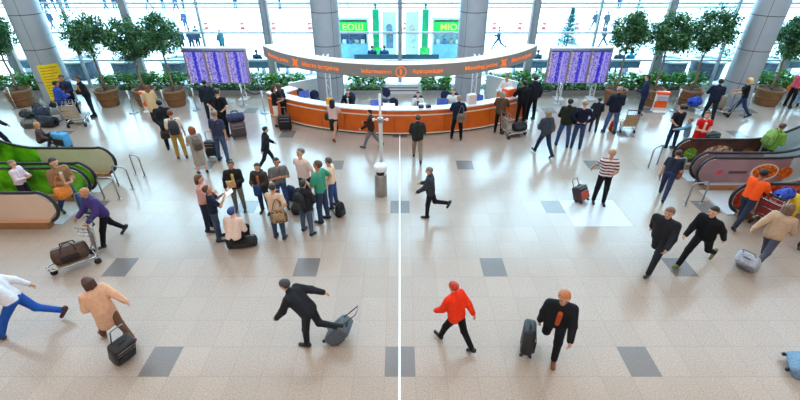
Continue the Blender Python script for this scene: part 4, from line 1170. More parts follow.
desk_box('desk_phone', 'dark desk phone on the worktop at the left wing', 'phone', -23, .75, (.24, .2, .08), '#202329', -20, cap='#3a3f48')

# ================================================================== OUTSIDE
def kiosk(label, x0, x1, y, txt, glow):
    cx = (x0 + x1) / 2; w = x1 - x0
    t = thing('kiosk', label, 'kiosk', (cx, y, -.02), 0, 'snack kiosks outside')
    MB().box((0, 1.0, 1.15), (w, .1, 2.3)).build('rear_wall', mat('kiosk_wall', '#b7d8dc', .5, .05, 3), t)
    for s in (-1, 1): MB().box((s * (w / 2 - .05), .5, 1.15), (.1, 1.1, 2.3)).build('side_wall', mat('kiosk_wall', '#b7d8dc', .5, .05, 3), t)
    MB().box((0, .5, 2.36), (w + .2, 1.4, .12)).build('roof', mat('kiosk_roof', '#dfeef0', .5, .04, 3), t)
    f = MB().box((0, -.06, 1.86), (w - .1, .1, .62)).build('name_board', mat('kiosk_green', '#18c24a', .4, .1, 3, emit=.5), t)
    me = text_mesh(txt, .52)
    for v in me.vertices: a, b, c = v.co; v.co = Vector((a * 1.1, -.115 - c, 1.86 + b))
    me.materials.clear(); me.materials.append(mat('kiosk_letter', '#d8f25a', .4, .05, 6, emit=.7)); o = bpy.data.objects.new('lettering', me); COL.objects.link(o); o.parent = f
    MB().box((0, .05, .45), (w - .2, .3, .9)).build('counter', mat('kiosk_counter', '#6fa5c4', .5, .1, 4), t)
    MB().box((0, .1, 1.2), (w - .25, .02, .7)).build('window', mat('kiosk_window', glow, .15, .3, 3), t)
    for k in range(4): MB().box((-w * .32 + k * w * .21, -.02, 1.0), (.22, .16, .26)).build('goods', mat('kiosk_goods', ('#c7d2d8', '#3b5b84', '#8f9a86', '#d9d4c0')[k], .5, .25, 14), t)
kiosk('snack kiosk with a green name board left of the centre mullion', -3.75, -1.95, 28, 'EOШ', '#27527c')
kiosk('snack kiosk with a green name board right of the centre mullion', 2.0, 3.9, 28, 'MIO', '#8fb6c2')
def green_pillar(label, x, y):
    t = thing('advert_pillar', label, 'pillar', (x, y, -.02), 0, 'green advert pillars outside')
    soft(MB().box((0, 0, 1.45), (.40, .4, 2.9), bev=.03).build('body', mat('pillar_green', '#0b9a63', .35, .2, 3), t))
    MB().box((0, -.21, .5), (.62, .06, .5)).build('lower_board', mat('pillar_board', '#24b04a', .4, .15, 5), t)
    MB().lathe([(.05, 2.88), (.05, 3.05), (.09, 3.07), (.09, 3.2), (0, 3.22)], n=12).build('lamp', mat('lamp_dark', '#33463f', .4), t)
green_pillar('green advert pillar outside, left of the centre mullion', -1.45, 27.8); green_pillar('green advert pillar outside, right of the centre mullion', 1.52, 27.8)
def poster(label, x, y, w, h, c1, c2):
    t = thing('poster_stand', label, 'poster stand', (x, y, -.02), 0, 'poster stands outside')
    MB().box((0, 0, h / 2 + .2), (w, .06, h)).build('panel', mat('poster_paper', '#eef3f4', .5, .03, 3), t)
    MB().ball((0, -.035, h * .72), .2, 12, sq=(1, .06, 1.1)).build('figure_picture', mat('poster_figure', c1, .5, .2, 9), t, True); MB().box((.02, -.036, h * .40 + .1), (w * .5, .012, h * .42)).build('picture', mat('poster_picture', c2, .5, .3, 7), t)
    for s in (-1, 1): MB().box((s * w * .4, 0, .1), (.05, .3, .24)).build('foot', GREYP, t)
poster('white poster stand with grey-blue figures between left green pillar and mullion', -.65, 28.2, .85, 2.5, '#7d8fa6', '#5d7c96'); poster('white poster stand between the mullion and the right green pillar', .75, 28.2, .8, 2.5, '#e9c9bd', '#dfe7ea')
def bench(label, x0, x1, y):
    t = thing('bench', label, 'bench', ((x0 + x1) / 2, y, -.02), 0, 'long benches outside the glass'); w = x1 - x0
    m = mat('bench_teal', '#123c4a', .5, .3, 3)
    MB().box((0, 0, .42), (w, .5, .08)).build('seat', m, t); MB().box((0, -.3, .62), (w, .06, .5)).build('backrest', m, t)
    n = max(2, int(w / 1.2))
    for k in range(n):
        MB().box((-w / 2 + (k + .5) * w / n, -.05, .19), (.07, .5, .38)).build('leg', GREYP, t)
bench('long teal bench outside, seen below the left end of the sign', -9.6, -4.3, 24.6); bench('long teal bench outside, seen under the sign beside the left centre column', -2.6, 2.2, 25.6)
bench('long teal bench outside, right of the right centre column', 4.1, 8.6, 24.6); bench('long teal bench outside between the right board and the right ficus', 9.2, 13.2, 24.6)
bench('long teal bench outside beyond the left grey column', -21.5, -18.5, 24.6); bench('long teal bench outside beyond the right grey column', 21, 25, 24.6)
def drum(label, x, y, h=.98):
    t = thing('concrete_drum', label, 'planter drum', (x, y, -.02), 0, 'big round drums outside the glass')
    MB().lathe([(.72, 0), (.76, .05), (.80, h - .08), (.80, h - .06)], n=40).build('drum', mat('drum_slate', '#3a4450', .7, .35, 5), t, True)
    MB().lathe([(.82, h - .08), (.85, h - .06), (.85, h), (.72, h + .01), (.70, h - .12), (0, h - .13)], n=40).build('rim', mat('drum_rim', '#b9ccd2', .5, .06, 4), t, True)
    MB().lathe([(.70, h - .1), (.4, h - .06), (0, h - .04)], n=24).build('soil', mat('wet_gravel', '#7d98a2', .8, .3, 14), t, True)
for x, lb in ((-17.2, 'round slate drum outside just right of the left grey column'), (-14.7, 'round slate drum outside between the first two left ficus trees'), (-12.0, 'round slate drum outside behind the ficus by the left board'),
              (12.3 + 2.3, 'round slate drum outside left of the right grey column'), (19.9, 'round slate drum outside right of the right grey column'), (16.6, 'round slate drum outside hidden partly by the right grey column')): drum(lb, x, 23.85)
# red and white posts on the pavement
SP = [206, 242, 273, 309, 404, 493, 518.5, 542.5, 575.5]
for k, px in enumerate(SP):
    x, y = at(px, 29.5)
    t = thing('traffic_post', 'red and white traffic post outside, %s in the row from the left' % ('first second third fourth fifth sixth seventh eighth ninth'.split()[k]), 'traffic post', (x, y, -.02), 0, 'red and white traffic posts outside')
    MB().box((0, 0, .04), (.5, .4, .08)).build('base', GREYP, t)
    for j in range(4): MB().lathe([(.17, .08 + j * .16), (.17, .24 + j * .16), (0, .24 + j * .16)], n=14).build('band', mat('post_red', '#a81c2c', .5, .05, 6) if j % 2 == 0 else WHITE, t, True)
# fir tree outside
x, y = at(565, 47)
t = thing('fir_tree', 'pale teal fir tree on the pavement outside, above the right flight board', 'tree', (x, y, -.02))
rnd = random.Random(5)
def fir_pts(n):
    out = []
    for i in range(n):
        z = rnd.random() ** 1.3; lay = round(z * 9) / 9; r = (1 - z) * .95 * (0.55 + .45 * ((z * 9) % 1 < .6)); a = rnd.uniform(0, 6.28); q = r * math.sqrt(rnd.random())
        out.append(Vector((q * math.cos(a), q * math.sin(a), .35 + z * 2.2 - q * .25)))
    return out
leaf_cloud(fir_pts, 2200, .16, leaf_material('fir_needles', '#123f46', '#2c6468', '#6fa0a2'), 'foliage', t, rnd); MB().tube([(0, 0, 0), (0, 0, 2.4)], [.07, .015], 8).build('trunk', BARK, t)
# parked bicycle rack like rail and lamp standards by the pavement edge
for px, lb in ((205, 'leafless street sapling outside beside the thin left mullion'), (8, 'leafless street sapling outside at the left picture edge')):
    x, y = at(px, 48); rnd = random.Random(px); t = thing('bare_sapling', lb, 'tree', (x, y, -.02), 0, 'bare saplings outside')
    MB().tube([(0, 0, 0), (.03, 0, .9), (.0, .02, 2.3)], [.05, .04, .015], 7).build('trunk', BARK, t)
    b = MB()
    for k in range(14):
        z = rnd.uniform(.6, 2.1); a = rnd.uniform(0, 6.28); L = rnd.uniform(.3, .75); b.tube([(0, 0, z), (L * .5 * math.cos(a), L * .5 * math.sin(a), z + .2), (L * math.cos(a), L * math.sin(a), z + .5)], [.018, .012, .005], 5)
    b.build('branches', mat('twig', '#3d7f86', .7, .2, 9), t)
def shrub_out(label, px, py, s, seed):
    x, y = at(px, py); rnd = random.Random(seed); t = thing('snowy_shrub', label, 'shrub', (x, y, -.02), 0, 'evergreen shrubs outside')
    MB().tube([(0, 0, 0), (0, 0, s)], [.04, .015], 6).build('stem', BARK, t)
    leaf_cloud(lambda n: [Vector((rnd.gauss(0, .38 * s), rnd.gauss(0, .3 * s), abs(rnd.gauss(.5, .28)) * s + .1)) for _ in range(n)], 500, .16, leaf_material('outdoor_leaf', '#153f33', '#2f6a50', '#7aa98a'), 'foliage', t, rnd)
for i, (px, py, s, lb) in enumerate(((48, 56, 1.2, 'evergreen shrub outside right of the left grey column'), (686, 57, 1.2, 'evergreen shrub outside behind the third right ficus'), (722, 64, 1.1, 'evergreen shrub outside just left of the right grey column'))): shrub_out(lb, px, py, s, i)
# far railing before the roadway
t = thing('street_railing', 'dark low railing along the far edge of the pavement outside, left part', 'railing', (0, 47.6, -.02)); b = MB(); b.tube([(-24, 0, .5), (-1, 0, .5)], .05, 6)
b.build('rail', mat('railing_paint', '#3c5e78', .5, .1, 3), t)
for k in range(12): MB().tube([(-24 + k * 2.09, 0, 0), (-24 + k * 2.09, 0, .5)], .035, 6).build('post', mat('railing_paint', '#3c5e78', .5, .1, 3), t)
t = thing('street_railing', 'dark low railing along the far edge of the pavement outside, right part', 'railing', (0, 46.6, -.02)); b = MB(); b.tube([(7, 0, .45), (34, 0, .5)], .05, 6)
b.build('rail', mat('railing_paint', '#3c5e78', .5, .1, 3), t)
for k in range(14): MB().tube([(7 + k * 2.07, 0, 0), (7 + k * 2.07, 0, .48)], .035, 6).build('post', mat('railing_paint', '#3c5e78', .5, .1, 3), t)
# ================================================================== PEOPLE AND WHAT THEY CARRY
def who(label, px, py, hy=None, yaw=0, h=None, z=0., **k):
    if h is None: h = max(1.56, min(1.88, tall(py, hy)))
    return person(label, at(px, py, z), h=h, yaw=yaw, z=z, **k)
def wear(p, label, c='#1d2026', c2=None, s=1., group='backpacks worn by travellers', dz=-.24):
    q = p['local'](0, -.235 , 1.2 + dz)
    return backpack(label, (q.x, q.y, q.z), p['yaw'], s * p['K'], c, c2, group, -p['lean'])
def sling(p, label, side, c, w=.32, h=.26, strap=.42, c2=None, group='shoulder bags worn by travellers'):
    q = p['local'](.21 * side, -.03, 1.44 * 1); b = handbag(label, (q.x + 0, q.y, q.z), p['yaw'] + 90, w, h, .13, c, strap, group, c2)
    return b
# --- the circle of travellers left of the centre
G1 = 'travellers standing in a circle'
p = who('man in navy tee shirt and jeans looking at papers, leftmost of the standing circle', 221, 239, 185, -62, arms=('phone', 'phone'), head=(0, -25), top=('tee', '#1d2538'), bottom=('trousers', '#3d4b63'), group=G1, hair=('short', '#4a3020'), skin='m')
q = p['hand'][1]; t = thing('papers', 'white papers held by the man in navy tee shirt', 'papers', (q.x, q.y, q.z + .01), -60); MB().box((0, .06, 0), (.21, .28, .012), rot=(30, 0, 0)).build('sheet', mat('paper', '#f3f3ea', .7, .05, 12), t)
p = who('woman in pink top half hidden behind the man in navy tee shirt', 212, 230, 182, -80, arms=('hold', 'hold'), top=('tee', '#d59a92'), bottom=('trousers', '#2b3240'), hair=('bob', '#5b3825'), group=G1, h=1.66)
q = p['local'](-.20, -.05, 1.4); handbag('pink handbag on the shoulder of the woman behind the man in navy tee shirt', (q.x, q.y, q.z), -80, .34, .28, .14, '#d58a94', .40)
p = who('man in open black jacket over a yellowish shirt, second from left in the circle', 240, 211, 175, 190, arms=('hold', 'pocket'), top=('jacket', '#26262a', '#c9b26a'), bottom=('trousers', '#6b6a62'), group=G1, head=(0, -10), hair=('short', '#1d1815'), skin='t')
q = p['hand'][0]; t = thing('magazine', 'orange and yellow magazine held by the man in open black jacket', 'magazine', (q.x, q.y, q.z), 190); MB().box((.06, .03, .04), (.21, .02, .28), rot=(-25, 0, 0)).build('cover', mat('magazine', '#e08a3a', .4, .3, 18, c2='#f0d9a0'), t)
p = who('man in white shirt and blue cap sitting low on a black bag, back turned', 240, 243, None, -5, h=1.72, arms=('lap', 'lap'), legs='squat', lean=22, head=(0, -20), top=('shirt', '#e3c9bd'), bottom=('trousers', '#1b1c20'), hair=('cap', '#2a3f78'), group=G1)
x, y = at(243, 243); duffel('black bag under the sitting man in white shirt', (x, y - .1, 0), 10, .75, .15, '#17181b', '#24262c')
p = who('young man in dark jacket with brown front, facing the camera beyond the circle', 265, 213, 171, 172, arms=('hold', 'hold'), top=('jacket', '#3b3430', '#a8654a'), bottom=('trousers', '#2d3a55'), group=G1, hair=('short', '#2a2220'))
q = p['hand'][0]; t = thing('folded_jacket', 'navy folded jacket hung over the arm of the young man facing the camera', 'jacket', (q.x + .04, q.y, q.z), 170)
bb = MB(); bb.box((.03, .02, -.10), (.20, .12, .34), bev=.05); soft(bb.build('cloth', cloth('#24406e'), t))
who('broad man in grey tee shirt with folded arms at the back of the circle', 283, 209, 158, 205, arms=('fold', 'fold'), top=('tee', '#6f7074'), bottom=('trousers', '#38507a'), group=G1, wide=1.12, hair=('short', '#2b211b'), skin='m')
p = who('man in beige tee shirt with a striped tote, back to the camera in the circle', 280, 237.5, 184, -6, arms=('phone', 'hips'), top=('tee', '#d3b49c'), bottom=('trousers', '#3a4a66'), group=G1, hair=('short', '#3b2a1e'), skin='m')
q = p['local'](.12, -.15, 1.36); handbag('black and cream patterned tote on the back of the man in beige tee shirt', (q.x, q.y, q.z), 10, .40, .36, .12, '#2a211d', .30, c2='#a88a68')
p = who('person in black hoodie with black backpack, back to the camera in the circle', 308, 232.5, 182, -25, arms=('hold', 'hold'), legs='apart', top=('hoodie', '#25262a'), bottom=('trousers', '#47576f'), group=G1, hair=('short', '#17120f'))
wear(p, 'black backpack worn by the person in black hoodie', '#15161a', '#2b2d33', 1.08)
who('man in white tee shirt with grey hair, tallest at the back of the circle', 306, 207, 152, 150, h=1.84, arms=('pocket', 'hips'), top=('tee', '#e6cfc9'), bottom=('trousers', '#2c3444'), group=G1, hair=('short', '#6b6660'), head=(-10, -12))
who('man in green polo shirt, right side of the circle', 322, 221, 163, 68, h=1.84, arms=('hold', 'hips'), top=('polo', '#3f9277'), bottom=('trousers', '#35435e'), group=G1, hair=('short', '#5a3a26'), head=(10, -14), skin='m')
who('man in cream tee shirt and jeans, rightmost of the circle', 332, 207.5, 158, 75, arms=('hold', 'down'), top=('tee', '#ecd0b4'), bottom=('trousers', '#3d5a8c'), group=G1, hair=('short', '#4b3423'), skin='m')
x, y = at(331, 214); backpack('black rucksack lying on the floor behind the man in cream tee shirt', (x + .25, y - .1, 0), 60, .95, '#16171b', '#2a2c31', 'bags on the floor of the circle')
x, y = at(291, 200); backpack('navy rucksack on the floor right of the man in grey tee shirt', (x, y, 0), 160, 1.05, '#27365c', '#1d2848', 'bags on the floor of the circle')
x, y = at(298, 222); duffel('black holdall on the floor in the middle of the circle', (x, y + .5, 0), 20, .6, .16, '#1a1b1f', '#2d2f36', 'bags on the floor of the circle')

# --- the queue on the left
G2 = 'travellers queueing on the left'
who('woman in long beige coat beside the left orange leaflet stand', 156, 121, 98, 30, h=1.5, arms=('hold', 'hold'), lean=10, top=('coat', '#d2b489'), bottom=('trousers', '#1d1a1a'), hair=('long', '#7a4a2e'), group=G2)
p = who('man all in black, first of the queue behind the beige-coated woman', 172, 149, 107, 20, h=1.84, arms=('back', 'back'), top=('jacket', '#1f2126'), bottom=('trousers', '#191a1e'), group=G2, hair=('short', '#16110e'))
q = p['hand'][0]; handbag('small black bag hanging from the hand of the man all in black', (q.x, q.y, q.z), 20, .3, .3, .14, '#191a1d', .12)
p = who('woman in white top and mustard trousers with a dark backpack in the queue', 182, 158, 115, 25, h=1.75, arms=('hold', 'down'), top=('tee', '#e9dbcd'), bottom=('trousers', '#b08a4a'), hair=('short', '#6b3a24'), group=G2, shoes='#5a3a22')
wear(p, 'dark grey backpack worn by the woman in mustard trousers', '#33363c', '#1e2024', 1.05)
p = who('woman in grey dress with red-brown hair, last of the queue', 202, 173, 141, 40, h=1.62, arms=('hold', 'down'), top=('dress', '#a39c92'), bottom=('trousers', '#2a2a2c'), hair=('bob', '#8a4526'), group=G2, shoes='#23262c')
wear(p, 'brown-grey rucksack worn by the woman in grey dress', '#6d625c', '#4b423d', .95)
G3 = 'travellers standing below the left flight board'
who('slim man in black below the left flight board, furthest left of the three', 212, 121, 96, 15, h=1.72, arms=('down', 'hold'), top=('jacket', '#1f2733'), bottom=('trousers', '#1f2733'), hair=('short', '#1a1512'), group=G3)
who('broad man in black tee shirt with hands on hips, below the left flight board', 226, 136, 101, -15, h=1.86, arms=('hips', 'hips'), top=('tee', '#17191f'), bottom=('trousers', '#1a1c22'), hair=('short', '#231a14'), group=G3, wide=1.15, skin='l')
who('balding man in slate tee shirt and blue jeans, nearest of the three, back turned', 224, 161, 119, -8, h=1.82, arms=('down', 'carry'), top=('tee', '#353b55'), bottom=('trousers', '#3f5377'), hair=('short', '#8f6f58'), group=G3, skin='m', legs='apart')
x, y = at(239, 138); suitcase('brown-grey wheeled suitcase with a navy bag on top, beside the balding man', (x, y), 25, .55, .62, .32, '#5c4a4d', '#4a3a3d', handle=0)
duffel('navy holdall lying on top of the brown-grey suitcase', (x - .03, y + .03, .69), 25, .66, .17, '#2c355c', '#1f2748')
x, y = at(218, 158); suitcase('black wheeled case standing behind the legs of the balding man', (x - .25, y + .1), 5, .38, .55, .24, '#1b1e26', handle=.3)
who('dark walking figure alone on the floor behind the circle', 268, 168, 139, -60, h=1.5, arms=('swing', 'swingb'), legs='walk', top=('jacket', '#1f2229'), bottom=('trousers', '#24262d'), hair=('short', '#191512'), lean=10)

# --- around the desk
G4 = 'travellers at the information desk'
p = who('woman in black top and white shorts at the left end of the desk', 278, 126, 95, -70, h=1.66, arms=('hold', 'hold'), top=('tee', '#1b1b20'), bottom=('shorts', '#e8e2dc'), hair=('bob', '#3a2018'), group=G4, skin='m')
who('woman with brown hair bending over her bag at the left end of the desk', 285, 122, 100, 60, h=1.62, arms=('desk', 'desk'), lean=22, top=('jacket', '#23232a'), bottom=('trousers', '#1c1d22'), hair=('long', '#6a3d26'), group=G4)
x, y = at(285, 130); suitcase('black wheeled case on the floor at the left end of the desk', (x, y), 10, .5, .55, .28, '#15161a', handle=.3)
p = who('dark-haired woman in pink blouse and dark skirt at the desk front', 334, 139, 102, -12, h=1.60, arms=('desk', 'desk'), legs='walk', top=('tee', '#d9b9b3'), bottom=('skirt', '#2a2c33'), hair=('long', '#14100f'), group=G4, skin='m', shoes='#6a2a22')
q = p['local'](-.22, 0, 1.42); handbag('black handbag on the arm of the woman in pink blouse', (q.x, q.y, q.z), -12, .3, .26, .12, '#19191d', .26)
who('thin dark figure in grey trousers walking past the desk, left of the mast', 371, 148, 117, 85, h=1.5, arms=('swing', 'hold'), legs='walk', top=('jacket', '#3a2620'), bottom=('trousers', '#77757a'), hair=('short', '#1d1613'))
who('man in dark green jacket and beige trousers facing the desk right of the floor strip', 416, 160.5, 118, 0, h=1.68, arms=('hold', 'hold'), legs='walk', top=('jacket', '#2b2f2d'), bottom=('trousers', '#8d7c6c'), hair=('short', '#3c2b20'))
p = who('man in navy jacket with red-grey hair leaning on the desk, centre right', 455, 139, 101, -8, h=1.70, arms=('desk', 'desk'), top=('jacket', '#1b2740'), bottom=('trousers', '#121317'), hair=('short', '#b08a76'), group=G4, legs='apart')
q = p['local'](.13, -.18, 1.42); handbag('beige shoulder bag on the back of the man in navy jacket at the desk', (q.x, q.y, q.z), 0, .32, .32, .12, '#8b7767', .30, c2='#6d5b4c')
p = who('grey-haired woman in brown coat at the right wing of the desk', 497, 132.5, 100, -20, h=1.64, arms=('desk', 'desk'), top=('jacket', '#5a4232'), bottom=('trousers', '#17171b'), hair=('bob', '#9b8f86'), group=G4)
who('man in big black jacket at the right end of the desk, in front', 518, 124.5, 91, 5, h=1.80, arms=('desk', 'hold'), top=('jacket', '#14161b'), bottom=('trousers', '#131418'), hair=('short', '#2a211d'), group=G4, wide=1.15)
who('man in black at the right end of the desk, standing behind the big black jacket', 528, 119.5, 84, 15, h=1.86, arms=('down', 'pocket'), top=('jacket', '#1d222c'), bottom=('trousers', '#171a20'), hair=('short', '#3c2a20'), group=G4)
x, y = at(514, 137); luggage_trolley('luggage trolley with a black bag behind the man in big black jacket', (x - .05, y + .1, 0), -75, '#8f8478'); duffel('black holdall lying on the trolley at the right end of the desk', (x + .16, y + .15, .235), 15, .56, .17, '#15171c', '#23262d')
def clerk(label, px, py, yaw, top, hair, skin='l', arms=('desk', 'desk')):
    x, y = at(px, py); p = person(label, (x, y), h=1.72, yaw=yaw, arms=arms, legs='sit', lean=12, top=top, bottom=('trousers', '#23252d'), hair=hair, skin=skin, group='clerks behind the information desk', head=(0, -8), aim='none')
    t = thing('office_chair', 'office chair under the ' + label.split(' sitting')[0], 'office chair', (x, y, -.03), yaw); return p
def clerk_chair(label, px, py, yaw):
    x, y = at(px, py); office_chair(label, (x, y), yaw)
for lb, px, py, yw, tp, hr in (('dark-haired clerk in black waistcoat sitting left of the printer at the desk', 349, 118, 170, ('shirt', '#22232b', '#e3dfe0'), ('short', '#17120f')),
                               ('clerk in pale shirt and dark tie sitting right of the centre mullion', 416.5, 121, 178, ('shirt', '#dcd8d4', '#3a3f55'), ('short', '#2c1f18')),
                               ('clerk in white shirt sitting below the right centre column', 451, 118, 165, ('shirt', '#eceae9'), ('short', '#7d5138'))):
    x, y = at(px, py); person(lb, (x, y), h=1.66, yaw=yw, arms=('desk', 'desk'), legs='sit', lean=10, top=tp, bottom=('trousers', '#23252d'), hair=hr, group='clerks behind the information desk', head=(0, -6), aim='none')
    office_chair('navy office chair under the ' + lb.split(' sitting')[0], (x, y), yw)
who('clerk in white shirt standing behind the right wing of the desk', 502, 113, None, 150, h=1.68, arms=('desk', 'desk'), lean=10, top=('shirt', '#e9e3df'), bottom=('trousers', '#2b2c33'), hair=('short', '#7a4a2e'), group='clerks behind the information desk', skin='m')

# --- right of the desk
G5 = 'travellers standing below the right flight board'
p = who('grey-coated woman leaning to the left, walking away left of the men under the right board', 541, 155, 117, 20, h=1.68, arms=('hold', 'down'), legs='walk', lean=8, top=('jacket', '#3a414e'), bottom=('trousers', '#22304f'), hair=('bob', '#8b7560'), group=G5)
q = p['local'](.22, 0, 1.42); handbag('brown shoulder bag of the grey-coated woman', (q.x, q.y, q.z), 20, .34, .3, .15, '#6b5546', .18)
who('man in dark green jacket and blue jeans, back to the camera below the right board', 560, 146, 106, -12, h=1.80, arms=('hold', 'down'), top=('jacket', '#23291f'), bottom=('trousers', '#34507f'), hair=('short', '#1f1a17'), group=G5, legs='apart')
who('blond man in navy jumper with hands on hips below the right board', 574, 148, 107, -16, h=1.80, arms=('hips', 'hips'), top=('shirt', '#141a30'), bottom=('trousers', '#2f4668'), hair=('short', '#a58a70'), group=G5)
who('short figure in dark coat standing beyond the blond man', 591, 132, 110, -20, h=1.40, arms=('phone', 'hold'), top=('jacket', '#23262c'), bottom=('trousers', '#3a3126'), hair=('short', '#2a221e'), group=G5)
who('grey-haired man in dark navy jacket and jeans before a ficus pot', 607, 133, 97, -5, h=1.84, arms=('hold', 'hold'), legs='apart', top=('jacket', '#1c2333'), bottom=('trousers', '#40587d'), hair=('short', '#9a7a6a'), group=G5, wide=1.1)
x, y = at(628, 134); luggage_trolley('luggage trolley with a tan panel beside the grey-haired man', (x, y + .42, 0), -8, '#b08d63', front='#9c7a52')
q = at(620, 133); t = backpack('small red and yellow bag beside the trolley with tan panel', (q[0] - .28, q[1] + .2, 0), 20, .95, '#c8322b', '#e0b83a', None, 0, 'backpack')
who('man in blue jacket leaning left in front of the right orange leaflet stand', 636, 117, 91, 60, h=1.80, arms=('hold', 'pocket'), lean=6, legs='stand', top=('jacket', '#232f4c'), bottom=('trousers', '#1e2740'), hair=('short', '#1d1815'))
who('boy in black tee shirt with hands at his waist, right of centre', 667, 148, 113, 5, h=1.64, arms=('hips', 'hold'), top=('tee', '#1b1e25'), bottom=('trousers', '#22324f'), hair=('short', '#33251d'))
who('woman in red dress behind the far right escalator', 690, 158, None, 175, h=1.70, arms=('hold', 'hold'), top=('dress', '#d01c1e', '#e9d6cc'), bottom=('trousers', '#222'), hair=('bun', '#5a3422'), skin='l')
who('child in pale blue jacket beside the woman in red dress', 678, 152, None, 60, h=1.28, arms=('reach', 'hold'), top=('jacket', '#6f9db3'), bottom=('trousers', '#a8b7c9'), hair=('short', '#7a5b44'))
x, y = at(708, 152); suitcase('black case standing behind the far right escalator', (x, y + .2), 10, .55, .62, .3, '#26282d', handle=.0)
who('man in black pushing a trolley in front of the third right ficus', 705, 121, 87, -25, h=1.80, arms=('push', 'push'), legs='walk', top=('jacket', '#1a2135'), bottom=('trousers', '#181b24'), hair=('short', '#1a1613'))
x, y = at(698, 113); luggage_trolley('luggage trolley pushed by the man in black near the third right ficus', (x, y + .1, 0), 40, '#a89b86'); duffel('bright blue bag on the trolley near the third right ficus', (x - .15, y + .3, .24), 30, .55, .2, '#2347b8', '#1b3488')
who('blond woman in black top pushing a trolley at the foot of the right grey column', 735, 117, 87, 55, h=1.72, arms=('push', 'push'), legs='walk', top=('tee', '#16161a'), bottom=('trousers', '#2b4068'), hair=('bob', '#e2c07c'))
x, y = at(718, 114); luggage_trolley('luggage trolley with a beige case, pushed by the blond woman', (x, y, 0), 50, '#9d9484'); suitcase('beige upright case on the trolley of the blond woman', (x - .05, y + .05, .235), 50, .4, .55, .25, '#9a9180', handle=0)
p = who('woman in pink and orange top beside the rightmost ficus pot', 786, 107, 80, -70, h=1.66, arms=('push', 'push'), top=('tee', '#e0556a'), bottom=('trousers', '#1f2026'), hair=('short', '#4a2a1c'), skin='m')
x, y = at(800, 110); pushchair('light blue pushchair at the right picture edge', (x, y + .1, 0), -60, '#6fa6d6')
x, y = at(790, 100); handbag('orange bag worn by the woman in pink and orange top', (p['hipside'][0].x, p['hipside'][0].y, p['hipside'][0].z + .25), 20, .3, .25, .12, '#ef6a28', .2)

# --- left back corner
G6 = 'people with a trolley by the left grey column'
who('man in blue jacket by the trolley at the left grey column', 69, 123, 88, -35, h=1.74, arms=('hold', 'hold'), lean=10, top=('jacket', '#2b49a8'), bottom=('trousers', '#1d2438'), hair=('short', '#241a15'), group=G6, skin='m')
who('man in dark waistcoat between the two others at the left grey column', 76, 116, 84, 185, h=1.76, arms=('hold', 'hold'), top=('jacket', '#22304a', '#5a3030'), bottom=('trousers', '#1b2233'), hair=('short', '#1d1613'), group=G6, skin='t')
who('man in black and yellow jacket right of the trolley by the left grey column', 93, 117, 84, 140, h=1.76, arms=('hold', 'hold'), lean=8, top=('jacket', '#1b1b1f', '#f0a526'), bottom=('trousers', '#1a2136'), hair=('short', '#2a1d16'), group=G6, skin='m')
x, y = at(78, 126); luggage_trolley('luggage trolley with beige panel before the three men by the left grey column', (x - .05, y + .25, 0), 12, '#c2ab93', scale=1.2)
G7 = 'bags heaped on the floor by the left column'
for lb, px, py, yw, c, c2, L, r, z in (('grey duffel bag at the front left of the heap of bags', 29, 127, 12, '#77736f', '#4d4a48', .72, .2, 0), ('black duffel bag at the front centre of the heap of bags', 43, 126, -8, '#1b1d24', '#2c303a', .86, .23, 0),
        ('navy duffel bag at the back of the heap of bags', 41, 117, 5, '#1d2940', '#141b2b', .8, .23, 0), ('small black duffel bag on the grey one in the heap', 27, 126, -20, '#16181d', '#262a33', .55, .15, .36)):
    x, y = at(px + 4, py); duffel(lb, (x, y, z), yw, L, r, c, c2, G7)
x, y = at(58, 121); backpack('grey and white backpack at the right of the heap of bags', (x, y, 0), 30, 1.2, '#8b8a88', '#d8d6d2', G7)
x, y = at(38, 116); backpack('dark backpack at the back left of the heap of bags', (x, y, 0), -30, 1.1, '#20262e', '#0f1216', G7)
x, y = at(56, 114); backpack('black backpack behind the grey and white one in the heap', (x, y, 0), 10, 1.1, '#14171d', '#0c0d10', G7)
p = who('fair-haired woman in plaid shirt sitting behind the far left escalator', 51, 147, None, -60, h=1.48, legs='squat', arms=('lap', 'lap'), lean=12, top=('shirt', '#5b4a4a'), bottom=('trousers', '#23252d'), hair=('bob', '#c08a55'))
x, y = at(62, 148); suitcase('light blue suitcase in front of the fair-haired woman in plaid shirt', (x, y + .1), -15, .6, .5, .3, '#4f9fd6', '#1d2026', handle=0)
who('dark-clothed walker at the left picture edge behind the far left escalator', 3, 152, None, -80, h=1.7, arms=('swing', 'swingb'), legs='walk', top=('jacket', '#232634'), bottom=('trousers', '#1d2130'), hair=('short', '#2a1d16'))

# --- on and before the left escalators
who('child in whitish pink shirt riding the near left escalator', 33, 206, None, -85, h=1.45, z=.06, arms=('hold', 'hold'), top=('shirt', '#dcc6cf'), bottom=('trousers', '#2b2433'), hair=('short', '#8a6a50'))
p = who('man in brown jacket stepping off the near left escalator', 75, 214, 160, -115, h=1.80, z=.03, arms=('hold', 'hold'), legs='walk', top=('jacket', '#8d6a4a', '#c9b7a2'), bottom=('trousers', '#2d4c70'), hair=('short', '#2a1c14'), lean=8)
q = p['local'](.14, .15, 1.35); handbag('orange bag carried by the man in brown jacket', (q.x, q.y, q.z), -100, .42, .36, .2, '#e07f2c', .26)
p = who('person in purple jacket pushing a suitcase away from the left escalators', 113, 241, 186, 150, h=1.70, arms=('push', 'push'), legs='walk', lean=16, top=('jacket', '#43356e'), bottom=('trousers', '#17161d'), hair=('short', '#b07a52'), skin='m')
x, y = at(84, 262); luggage_trolley('luggage trolley pushed by the person in purple jacket', (x - .05, y - .1, 0), 135, '#77706a'); duffel('brown and black bag on the trolley of the person in purple jacket', (x - .1, y - .15, .24), 35, .72, .2, '#4a342a', '#221a18')
